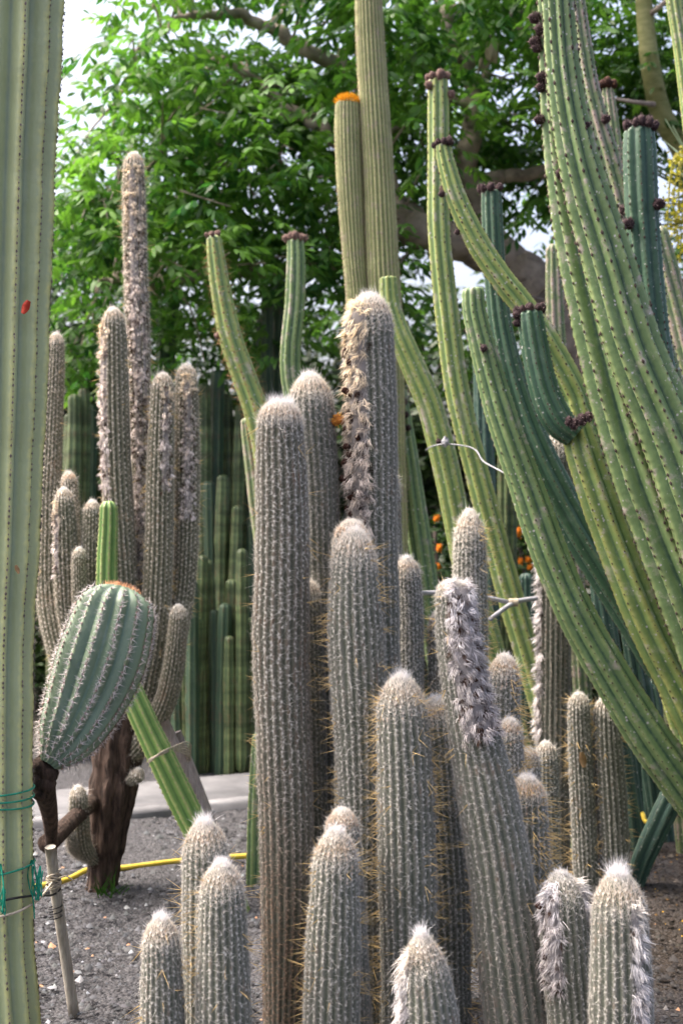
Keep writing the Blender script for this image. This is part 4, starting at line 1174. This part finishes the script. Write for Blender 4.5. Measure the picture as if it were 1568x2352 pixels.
cc = cc * (1 - dk) + cc * np.array([0.55, 0.45, 0.36]) * dk  # pebbles over that soil take its brown and the same painted shade
orr = rng.random(nst) < 0.004
cc[orr] = np.array([0.35, 0.20, 0.12])
acc.add(v.reshape(-1, 3), tris=(np.arange(nst)[:, None, None] * 6 + tr[None]).reshape(-1, 3), col=np.repeat(cc, 6, 0))
mm, t, out = new_mat('pebble')
principled(t, out, attr(t, 'Col').outputs['Color'], 0.9, None, 0.15)
structure('gravel', acc.mesh('gravel', None), mm, 'stuff')

# yellow blossom litter on the soil
acc = Acc()
nst = 900
xx = rng.uniform(0.75, 2.2, nst)
yy = rng.uniform(3.3, 6.2, nst)
keep = (np.sin(xx * 5) * np.sin(yy * 3.1) > -0.15)
xx, yy = xx[keep], yy[keep]
nst = len(xx)
sz = rng.uniform(0.003, 0.007, nst)
v = oct_[None] * sz[:, None, None] * rng.uniform(0.5, 1.3, (nst, 6, 3))
v = v + np.stack([xx, yy, sz * .3], 1)[:, None]
yc = np.array([0.50, 0.30, 0.03]) * rng.uniform(.5, 1.2, (nst, 1))
br_ = rng.random(nst) < .5
yc[br_] = np.array([0.13, 0.075, 0.03])
acc.add(v.reshape(-1, 3), tris=(np.arange(nst)[:, None, None] * 6 + tr[None]).reshape(-1, 3), col=np.repeat(yc, 6, 0))
structure('blossom_litter', acc.mesh('blossom_litter', None), mm, 'stuff')

# concrete path: slabs on the ground behind the bed
PA, PB = G(120, 1891), G(760, 1827)
dirv = unit((PB - PA)[None])[0]
nor = np.array([-dirv[1], dirv[0], 0])
accp = Acc()
def slab(acc, a, b, w0, w1, z0, z1):
    c = [a + nor * w0, b + nor * w0, b + nor * w1, a + nor * w1]
    v = [np.append(q[:2], z0) for q in c] + [np.append(q[:2], z1) for q in c]
    e = 0.012
    ctr = sum(np.array(q) for q in v[4:]) / 4
    v2 = [np.append((q + (ctr - q) * 0.02)[:2], z1 + e) for q in v[4:]]
    acc.add(np.array(v + v2), quads=[(0, 1, 5, 4), (1, 2, 6, 5), (2, 3, 7, 6), (3, 0, 4, 7), (4, 5, 9, 8), (5, 6, 10, 9), (6, 7, 11, 10), (7, 4, 8, 11), (8, 9, 10, 11)])
Lp = 4.7
slab(accp, PA - dirv * 3, PA - dirv * 3 + dirv * Lp, 0.03, 0.68, -0.05, 0.012)
po = structure('path', accp.mesh('path', None, False, colour=False), M['concrete'])
for q in range(5):
    accp = Acc()
    a_ = PA - dirv * 3 + dirv * (q * 0.94 + 0.005)
    slab(accp, a_, a_ + dirv * 0.93, -0.09, 0.03, -0.05, 0.022)
    part('kerb_stone', accp.mesh('kerb_stone', None, False, colour=False), M['concrete'], po)

# grass tuft at the trunk foot
acc = Acc()
gb = G(236, 2050)
ng = 24
root = gb + np.stack([rng.normal(.03, .035, ng), rng.normal(-.03, .03, ng), np.zeros(ng)], 1)
fibres(acc, root, np.stack([rng.normal(0, .6, ng), rng.normal(-.2, .4, ng), np.ones(ng)], 1), np.tile([0, -1.0, 0], (ng, 1)), rng.uniform(.04, .11, ng), 0.005, np.array([0.035, 0.09, 0.015]) * rng.uniform(.6, 1.3, (ng, 1)), rng.normal(0, .4, (ng, 3)))
solo('grass_tuft', acc.mesh('grass_tuft', gb), M['spine'], 'small green grass tuft at the foot of the brown trunk', 'grass', gb)

# ------------------------------------------------------------------ foliage
LEAFO = np.array([[0, 0, 0], [-.32, .30, .10], [-.40, .62, .10], [0, 1.0, -.06], [.40, .62, .10], [.32, .30, .10]])
LEAFT = np.array([[0, 5, 1], [1, 5, 4], [1, 4, 2], [2, 4, 3]])

def leaflets(acc, root, direc, up, length, width, col):
    d = unit(direc)
    s_ = unit(np.cross(d, up))
    u = np.cross(s_, d)
    L = np.broadcast_to(length, len(root))[:, None, None]
    W = np.broadcast_to(width, len(root))[:, None, None]
    v = root[:, None] + s_[:, None] * LEAFO[None, :, 0:1] * W + d[:, None] * LEAFO[None, :, 1:2] * L + u[:, None] * LEAFO[None, :, 2:3] * W
    n = len(root)
    acc.add(v.reshape(-1, 3), tris=(np.arange(n)[:, None, None] * 6 + LEAFT[None]).reshape(-1, 3), col=np.repeat(col, 6, 0))

def sprays(acc, centres, rng, per, spread, ll, cols, nl=7, droop=0.5, flat=0.45):
    """compound leaves in loose tiers round each twig end"""
    n = len(centres) * per
    c = np.repeat(centres, per, 0)
    off = rng.normal(0, 1, (n, 3)) * np.array([spread, spread, spread * flat])
    base = c + off
    az = rng.uniform(0, 6.283, n)
    out = unit(np.stack([np.cos(az), np.sin(az), rng.normal(0, .25, n)], 1) + unit(off) * 0.6)
    tone = rng.normal(0, 1, (len(centres), 1))
    cc = np.asarray(cols)
    f = np.clip(0.45 + 0.22 * np.repeat(tone, per, 0) + rng.normal(0, .2, (n, 1)) + 0.25 * off[:, 2:3] / (spread * flat) * 0.5, 0, 1)  # upper leaves of a spray coloured paler, painting in its lit top
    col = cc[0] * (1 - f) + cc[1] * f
    up = np.tile([0, 0, 1.0], (n, 1))
    sd = unit(np.cross(out, up))
    R, D, C = [], [], []
    rl = ll * 1.7
    for k in range(nl):
        if k == nl - 1:
            t_, sgn = 1.0, 0
        else:
            t_, sgn = 0.35 + 0.6 * (k // 2) / max((nl - 1) // 2, 1), (1 if k % 2 else -1)
        p = base + out * rl * t_ - up * rl * 0.35 * t_ * t_ * droop
        dd = out * (0.65 if sgn else 1) + sd * sgn * 0.85 - up * droop * rng.uniform(.4, 1.3, (n, 1)) + rng.normal(0, .15, (n, 3))
        R.append(p)
        D.append(dd)
        C.append(col * rng.uniform(.8, 1.2, (n, 1)))
    R, D, C = np.vstack(R), np.vstack(D), np.vstack(C)
    U = unit(np.tile([0, 0, 1.0], (len(R), 1)) + rng.normal(0, .35, R.shape))
    leaflets(acc, R, D, U, ll * rng.uniform(.7, 1.2, len(R)), ll * 0.40, C)

def limb(name, pts, r0, r1, mat, parent, base, sides=8, wig=0.0, rng=None):
    acc = Acc()
    pts = [np.asarray(q, float) for q in pts]
    c = catmull(pts, 6 * (len(pts) - 1) + 1)
    if wig and rng is not None:
        c[1:-1] += rng.normal(0, wig, c[1:-1].shape)
    tube_acc(acc, c, np.linspace(r0, r1, len(c)), sides, len(c) * 2)
    return part(name, acc.mesh(name, base, True, colour=False), mat, parent)

rng = np.random.default_rng(33)
HOLES = [(165, 110, 165), (250, 30, 95), (225, 305, 42), (160, 400, 30), (640, 60, 60), (715, 70, 62), (470, 85, 46), (570, 20, 50), (555, 640, 46), (432, 765, 42), (735, 655, 46), (480, 620, 40), (960, 650, 42), (1120, 540, 46),
         (1040, 470, 30), (905, 620, 30), (330, 70, 42), (290, 260, 34), (740, 720, 40), (940, 20, 40), (1190, 150, 36), (1180, 230, 30), (1200, 560, 40), (700, 180, 24), (660, 300, 22), (1000, 60, 24), (890, 190, 24), (410, 190, 24), (620, 420, 20), (1090, 560, 60), (1170, 480, 46), (1230, 620, 46), (1035, 330, 34), (1060, 200, 28), (1215, 330, 26), (560, 300, 26), (540, 90, 40), (200, 430, 26), (600, 700, 34), (760, 740, 40), (160, 640, 24), (400, 540, 22), (520, 500, 22), (700, 450, 22), (830, 330, 22), (350, 330, 22), (470, 330, 20)]
def clear_of_holes(x, y, k=1.0):
    return all((x - a) ** 2 + (y - b) ** 2 > (r * k) ** 2 for a, b, r in HOLES)

TD = 9.6
tbase = np.array([*P(1400, 1176, TD + .6)[:2], 0])
tree = thing('broadleaf_tree', 'large spreading tree with bright drooping compound leaves arching over the cacti', 'tree', tbase)
limb('trunk', [tbase + np.array([0, 0, -.05]), P(1380, 1250, TD + .5), P(1330, 900, TD + .3), P(1250, 690, TD)], 0.28, 0.17, M['bark'], tree, tbase, 12, 0.01, rng)
LIMBS = [
 ([P(1250, 690, TD), P(1170, 600, TD), P(1060, 560, TD - .1), P(950, 525, TD - .2), P(880, 470, TD - .2)], .15, .11),
 ([P(960, 545, TD - .2), P(940, 500, TD), P(900, 460, TD + .1)], .11, .08),
 ([P(900, 480, TD - .2), P(830, 400, TD - .2), P(770, 325, TD - .1), P(690, 262, TD), P(590, 190, TD + .1), P(510, 130, TD)], .06, .018),
 ([P(900, 480, TD - .1), P(860, 300, TD), P(800, 165, TD), P(700, 110, TD - .1), P(615, 62, TD - .1), P(530, 30, TD - .2), P(430, 40, TD - .3), P(370, 70, TD - .3)], .07, .02),
 ([P(615, 62, TD - .1), P(650, 20, TD), P(665, -40, TD)], .025, .015),
 ([P(700, 275, TD), P(620, 265, TD - .1), P(560, 310, TD - .2)], .022, .012),
 ([P(780, 600, TD), P(640, 625, TD), P(500, 625, TD - .2), P(420, 640, TD - .3), P(340, 655, TD - .4), P(230, 640, TD - .5)], .05, .018),
 ([P(920, 490, TD), P(870, 560, TD), P(780, 600, TD)], .07, .05),
 ([P(1180, 610, TD), P(1080, 430, TD), P(1075, 330, TD), P(1095, 240, TD), P(1070, 160, TD), P(1038, 100, TD), P(1020, 20, TD)], .085, .04),
 ([P(1078, 430, TD), P(1150, 405, TD), P(1250, 390, TD), P(1360, 330, TD)], .05, .04),
 ([P(1090, 250, TD), P(1110, 170, TD), P(1115, 90, TD), P(1180, 30, TD), P(1250, -10, TD)], .03, .015),
 ([P(900, 300, TD), P(960, 250, TD), P(1040, 230, TD), P(1090, 250, TD)], .02, .03),
 ([P(560, 355, TD), P(600, 370, TD - .1), P(640, 410, TD - .1)], .012, .02),
 ([P(420, 40, TD - .3), P(330, 110, TD - .4), P(300, 180, TD - .4), P(270, 230, TD - .4)], .018, .008),
 ([P(500, 130, TD), P(420, 260, TD - .3), P(330, 400, TD - .5), P(220, 470, TD - .6)], .02, .01),
]
for pts, r0, r1 in LIMBS:
    limb('branch', pts, r0, r1, M['bark'], tree, tbase, 8, 0.012, rng)
LPX = np.array([(784 + q[0] / q[1] * F, 1176 - (q[2] - CAMZ) / q[1] * F) for L_ in (LIMBS[2], LIMBS[3], LIMBS[5], LIMBS[8], LIMBS[9], LIMBS[0]) for q in catmull(np.array(L_[0]), 24)])
def near_limb(x, y):
    return (((LPX - np.array([x, y])) ** 2).sum(1) < 62 ** 2).any()
cent = []
tries = 0
while len(cent) < 440 and tries < 20000:
    tries += 1
    x, y = rng.uniform(90, 1330), rng.uniform(-160, 780)
    if (x < 330 and y < 300 and rng.random() < 0.85) or (x < 315 and y < 255) or (x < 215 and y < 420) or (y > 620 and rng.random() < 0.45):
        continue
    if x > 950 and y > 520 and rng.random() < 0.75:
        continue
    if not clear_of_holes(x, y, 1.15):
        continue
    dd = rng.uniform(TD - 1.3, TD + 1.0)
    if near_limb(x, y) and dd < TD + .15:
        dd = rng.uniform(TD + .3, TD + 1.1)
    cent.append(P(x, y, dd))
for x, y in [(290, 120), (305, 165), (350, 20), (345, 40), (290, 215), (165, 300), (195, 310), (160, 330), (170, 860), (205, 850), (185, 800), (450, 790), (470, 830), (160, 780), (215, 760), (190, 700), (430, 700), (510, 760), (155, 820), (225, 800)]:
    cent.append(P(x, y, rng.uniform(TD - 1.1, TD - .4)))
cent = np.array(cent)
acc = Acc()
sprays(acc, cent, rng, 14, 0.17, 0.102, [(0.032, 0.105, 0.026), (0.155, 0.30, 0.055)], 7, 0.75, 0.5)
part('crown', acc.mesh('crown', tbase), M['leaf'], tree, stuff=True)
# twigs to the nearest limbs
lp = np.vstack([catmull(np.array(q[0]), 20) for q in LIMBS])
acc = Acc()
for c in cent[::2]:
    k = np.argmin(((lp - c) ** 2).sum(1))
    if np.linalg.norm(lp[k] - c) < 1.1:
        mid = (lp[k] + c) / 2 + rng.normal(0, .05, 3) + np.array([0, 0, .06])
        tube_acc(acc, [lp[k], mid, c], [0.010, 0.007, 0.004], 5, 7)
part('twig', acc.mesh('twig', tbase, True, colour=False), M['bark'], tree, stuff=True)
# dry pod husk hanging in the tree
kn2 = knob_mesh('seed_pod', 12, 0.25)
kn2.materials.append(M['areole_pale'])
ws = knob('seed_pod', kn2, tree, P(1130, 118, TD - 1.0), tbase, 0.045, None, 3, 1.6)

# olive-barked tree at the right
ob = np.array([*P(1660, 1176, 8.6)[:2], 0])
ot = thing('smooth_bark_tree', 'tree with smooth olive bark leaning above the hanging yellow blooms', 'tree', ob)
limb('trunk', [ob + np.array([0, 0, -.05]), P(1650, 900, 8.6), P(1590, 420, 8.6), P(1520, 268, 8.5), P(1496, 170, 8.4), P(1482, 60, 8.4), P(1470, -100, 8.4), P(1455, -300, 8.4)], .085, .04, M['bark_olive'], ot, ob, 12)
limb('branch', [P(1484, 40, 8.4), P(1520, 10, 8.3), P(1560, -30, 8.3)], .02, .01, M['bark'], ot, ob)
limb('branch', [P(1500, 240, 8.4), P(1460, 235, 8.3), P(1400, 225, 8.3)], .018, .008, M['bark'], ot, ob)
oc = []
for _ in range(95):
    x, y = rng.uniform(1330, 1640), rng.uniform(-120, 330)
    if (1390 < x < 1460 and y < 60) or (x - 1400) ** 2 + (y - 40) ** 2 < 55 ** 2 or (x - 1430) ** 2 + (y - 250) ** 2 < 30 ** 2:
        continue
    oc.append(P(x, y, rng.uniform(8.6, 9.8)))
acc = Acc()
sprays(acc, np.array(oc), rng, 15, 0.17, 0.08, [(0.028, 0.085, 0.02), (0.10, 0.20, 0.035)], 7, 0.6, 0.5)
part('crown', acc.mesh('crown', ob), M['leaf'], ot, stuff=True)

# dark background trees and shrubs
BACK = [
 # label, x, depth, x half px, top y, bottom y, clusters, colours
 ('dense dark evergreen tree filling the gap behind the branching cactus', 230, 12.5, 250, 560, 1500, 150, [(0.018, 0.05, 0.014), (0.06, 0.12, 0.03)]),
 ('dense dark evergreen tree behind the dark tall columns', 620, 13.0, 250, 640, 1500, 150, [(0.016, 0.045, 0.014), (0.05, 0.10, 0.028)]),
 ('shadowy olive-leaved tree behind the yellowish twin columns', 960, 13.4, 240, 640, 1500, 140, [(0.02, 0.05, 0.014), (0.065, 0.12, 0.03)]),
 ('dark broad tree behind the sweeping green stems', 1300, 12.8, 260, 600, 1500, 160, [(0.018, 0.05, 0.016), (0.055, 0.11, 0.03)]),
 ('dark leafy tree beyond the hanging yellow blooms', 1620, 12.4, 230, 520, 1500, 140, [(0.02, 0.05, 0.016), (0.06, 0.12, 0.035)]),
 ('shaded leafy tree showing beside the huge pale column', -60, 12.8, 230, 500, 1500, 120, [(0.02, 0.055, 0.016), (0.06, 0.12, 0.03)]),
]
for i, (label, x, d, hw, y0, y1, nc, cols) in enumerate(BACK):
    bb_ = np.array([*P(x, 1176, d)[:2], 0])
    tt = thing('background_tree', label, 'tree', bb_, 'trees behind the cacti')
    limb('trunk', [bb_ + np.array([0, 0, -.05]), P(x + 10, 1300, d), P(x - 8, 1000, d), P(x + 5, (y0 + 900) / 2, d)], .16, .05, M['bark_dark'], tt, bb_, 10, .01, rng)
    pts = []
    while len(pts) < nc:
        u, v = rng.uniform(-1, 1), rng.uniform(0, 1)
        y = y0 + (y1 - y0) * v
        if abs(u) > min(1, 0.45 + 0.9 * v ** .6) or not clear_of_holes(x + u * hw, y, 1.5):
            continue
        pts.append(P(x + u * hw, y, d + rng.uniform(-.9, .9)))
    for q in range(5):
        e = pts[q * 7]
        limb('branch', [P(x, 1000 - q * 40, d), (P(x, 900, d) + e) / 2, e], .05, .015, M['bark_dark'], tt, bb_)
    acc = Acc()
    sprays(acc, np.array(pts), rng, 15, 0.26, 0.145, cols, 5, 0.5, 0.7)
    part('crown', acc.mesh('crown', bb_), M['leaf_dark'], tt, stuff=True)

# low shrubs under them
for i, (x, w_, h_) in enumerate([(60, 150, .9), (330, 150, 1.0), (600, 150, 1.1), (860, 150, 1.0), (1130, 150, 1.0), (1400, 150, 1.2), (1660, 150, 1.2)]):
    d = 10.9 + 0.25 * (i % 3)
    sb_ = np.array([*P(x, 1176, d)[:2], 0])
    tt = thing('low_shrub', 'low dark shrub under the trees behind the cactus bed', 'shrub', sb_, 'shrubs behind the cactus bed')
    pts = sb_ + np.stack([rng.uniform(-1, 1, 42) * w_ / F * d * 1.15, rng.uniform(-.35, .35, 42), rng.random(42) ** .8 * h_], 1)
    for q in range(4):
        limb('stem', [sb_ + np.array([(q - 1.5) * .05, 0, -.03]), (sb_ + pts[q]) / 2 + np.array([0, 0, .08]), pts[q]], .02, .008, M['bark_dark'], tt, sb_, 6)
    acc = Acc()
    sprays(acc, pts, rng, 20, 0.15, 0.09, [(0.02, 0.05, 0.012), (0.07, 0.13, 0.03)], 5, 0.4, 0.8)
    part('foliage', acc.mesh('foliage', sb_), M['leaf_dark'], tt, stuff=True)

for i, (x, d, w_, h_) in enumerate([(1420, 7.6, .34, 1.15), (1580, 7.2, .34, 1.2), (1310, 7.9, .3, 1.0)]):  # extra shrubs with very dark leaves, added to darken this gap
    sb_ = np.array([*P(x, 1176, d)[:2], 0])
    tt = thing('low_shrub', 'added dark shrub deepening the gloom under the slanting green stems', 'shrub', sb_, 'added shrubs under the slanting stems')
    pts = sb_ + np.stack([rng.uniform(-1, 1, 40) * w_, rng.uniform(-.25, .25, 40), rng.random(40) ** .8 * h_], 1)
    for q in range(3):
        limb('stem', [sb_ + np.array([(q - 1) * .05, 0, -.03]), (sb_ + pts[q]) / 2 + np.array([0, 0, .08]), pts[q]], .018, .008, M['bark_dark'], tt, sb_, 6)
    acc = Acc()
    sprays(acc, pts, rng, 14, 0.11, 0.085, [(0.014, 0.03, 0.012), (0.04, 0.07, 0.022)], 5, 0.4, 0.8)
    part('foliage', acc.mesh('foliage', sb_), M['leaf_dark'], tt, stuff=True)

# orange blooming bush
fb = np.array([*P(1200, 1176, 8.3)[:2], 0])
fl = thing('flowering_bush', 'bush with bright orange blooms glimpsed between the shaded columns', 'bush', fb)
pts = fb + np.stack([rng.uniform(-.22, .22, 40), rng.uniform(-.2, .2, 40), rng.uniform(.2, 1.65, 40)], 1)
acc = Acc()
sprays(acc, pts, rng, 16, 0.10, 0.06, [(0.02, 0.06, 0.012), (0.09, 0.16, 0.03)], 5, 0.4, 0.8)
part('foliage', acc.mesh('foliage', fb), M['leaf_dark'], fl, stuff=True)
limb('stem', [fb + np.array([0, 0, -.03]), fb + np.array([.05, 0, .7]), fb + np.array([-.03, 0, 1.4])], .025, .01, M['bark_dark'], fl, fb, 6)
for q, (x, y, r) in enumerate([(1190, 1160, 12), (1210, 1165, 10), (1215, 1182, 10), (1188, 1222, 13), (1200, 1175, 8), (1208, 1215, 9), (1216, 1228, 10), (1212, 1285, 9), (1195, 1288, 8), (1216, 1302, 8), (1004, 1190, 8), (1008, 1255, 8), (1006, 1300, 7)]):
    if x > 1100:
        knob('orange_bloom', ORF, fl, P(x, y, 8.02), fb, r * 8 / F, (0.2, -1, .3), q, 0.8)
fb2 = np.array([*P(1006, 1176, 7.6)[:2], 0])
fl2 = thing('flowering_bush', 'dark bush with few orange blooms behind the mid green stem', 'bush', fb2)
pts = fb2 + np.stack([rng.uniform(-.10, .10, 22), rng.uniform(-.15, .15, 22), rng.uniform(.1, 1.5, 22)], 1)
acc = Acc()
sprays(acc, pts, rng, 14, 0.08, 0.055, [(0.015, 0.045, 0.012), (0.05, 0.10, 0.03)], 5, 0.4, 0.8)
part('foliage', acc.mesh('foliage', fb2), M['leaf_dark'], fl2, stuff=True)
limb('stem', [fb2 + np.array([0, 0, -.03]), fb2 + np.array([.03, 0, .7]), fb2 + np.array([-.02, 0, 1.4])], .02, .01, M['bark_dark'], fl2, fb2, 6)
for q, (x, y, r) in enumerate([(1002, 1190, 8), (1008, 1258, 9), (1006, 1300, 8)]):
    knob('orange_bloom', ORF, fl2, P(x, y, 7.38), fb2, r * 7.4 / F, (0.2, -1, .3), q, 0.8)

# yucca-like plant with stiff blades, and hanging yellow blooms
yb = np.array([*P(1680, 1176, 7.4)[:2], 0])
yu = thing('yucca_plant', 'stiff grey-green bladed yucca rosette with hanging yellow bloom strands', 'yucca', yb)
yc = P(1650, 480, 7.4)
limb('trunk', [yb + np.array([0, 0, -.05]), P(1676, 900, 7.4), yc], .09, .07, M['bark_dark'], yu, yb, 10)
blade = Acc()
nb = 8
tt_ = np.linspace(0, 1, nb)
wd_ = 0.017 * (1 - tt_ ** 2.2) * (0.75 + 0.5 * np.sin(tt_ * 3.1))
vv = np.concatenate([np.stack([s_ * wd_, 0 * tt_, tt_ * 0.55 ], 1) + np.array([0, 1, 0]) * (0.006 * abs(s_) - .02 * tt_[:, None] ** 2) for s_ in (-1, 0, 1)])
qd = []
for c_ in range(2):
    for r_ in range(nb - 1):
        qd.append((c_ * nb + r_, (c_ + 1) * nb + r_, (c_ + 1) * nb + r_ + 1, c_ * nb + r_ + 1))
blade.add(vv, quads=qd)
bme = blade.mesh('blade', None, True, colour=False)
bme.materials.append(plain_mat('yucca_blade', (0.08, 0.13, 0.085), (0.16, 0.21, 0.13), 8, 0.5))
for q in range(70):
    a_ = rng.uniform(0, 6.283)
    e_ = rng.uniform(-.35, 1.2)
    dv = mathutils.Vector((math.cos(a_) * math.cos(e_), math.sin(a_) * math.cos(e_), math.sin(e_)))
    o = bpy.data.objects.new('blade', bme)
    COL.objects.link(o)
    o.parent = yu
    o.location = yc - yb + np.array([0, 0, rng.uniform(-.12, .1)])
    o.rotation_euler = dv.to_track_quat('Z', 'Y').to_euler()
    s_ = rng.uniform(.75, 1.15)
    o.scale = (s_, s_, s_)
for q in range(7):
    x = 1512 + rng.uniform(0, 70)
    y0 = rng.uniform(330, 400)
    a_ = P(x + 35, y0 - 20, 7.15)
    pts = [a_, P(x + 12, y0 + 20, 7.1), P(x + rng.uniform(-6, 6), y0 + 110, 7.05), P(x + rng.uniform(-10, 10), y0 + rng.uniform(190, 260), 7.05)]
    acc = Acc()
    tube_acc(acc, pts, [.006, .005, .004, .002], 5, 20, col=(0.25, 0.24, 0.04))
    cc = catmull(np.array(pts), 60)[8:]
    n4 = 85
    rr = cc[rng.integers(0, len(cc), n4)] + rng.normal(0, .012, (n4, 3))
    leaflets(acc, rr, rng.normal(0, 1, (n4, 3)) + np.array([0, 0, -.4]), np.tile([0, -1.0, .2], (n4, 1)), 0.022, 0.015, np.array([0.42, 0.36, 0.04]) * rng.uniform(.5, 1.3, (n4, 1)))
    part('bloom_strand', acc.mesh('bloom_strand', yb), M['leaf'], yu, stuff=True)
rod('yellow_hose', [G(1462, 1915, .02) + np.array([0, -.1, .12]), P(1490, 1888, 5.7), P(1560, 1840, 5.9)], 0.010, 'hose', 'short yellow hose end beside the sagging teal stem', 'hose', 8, 12)
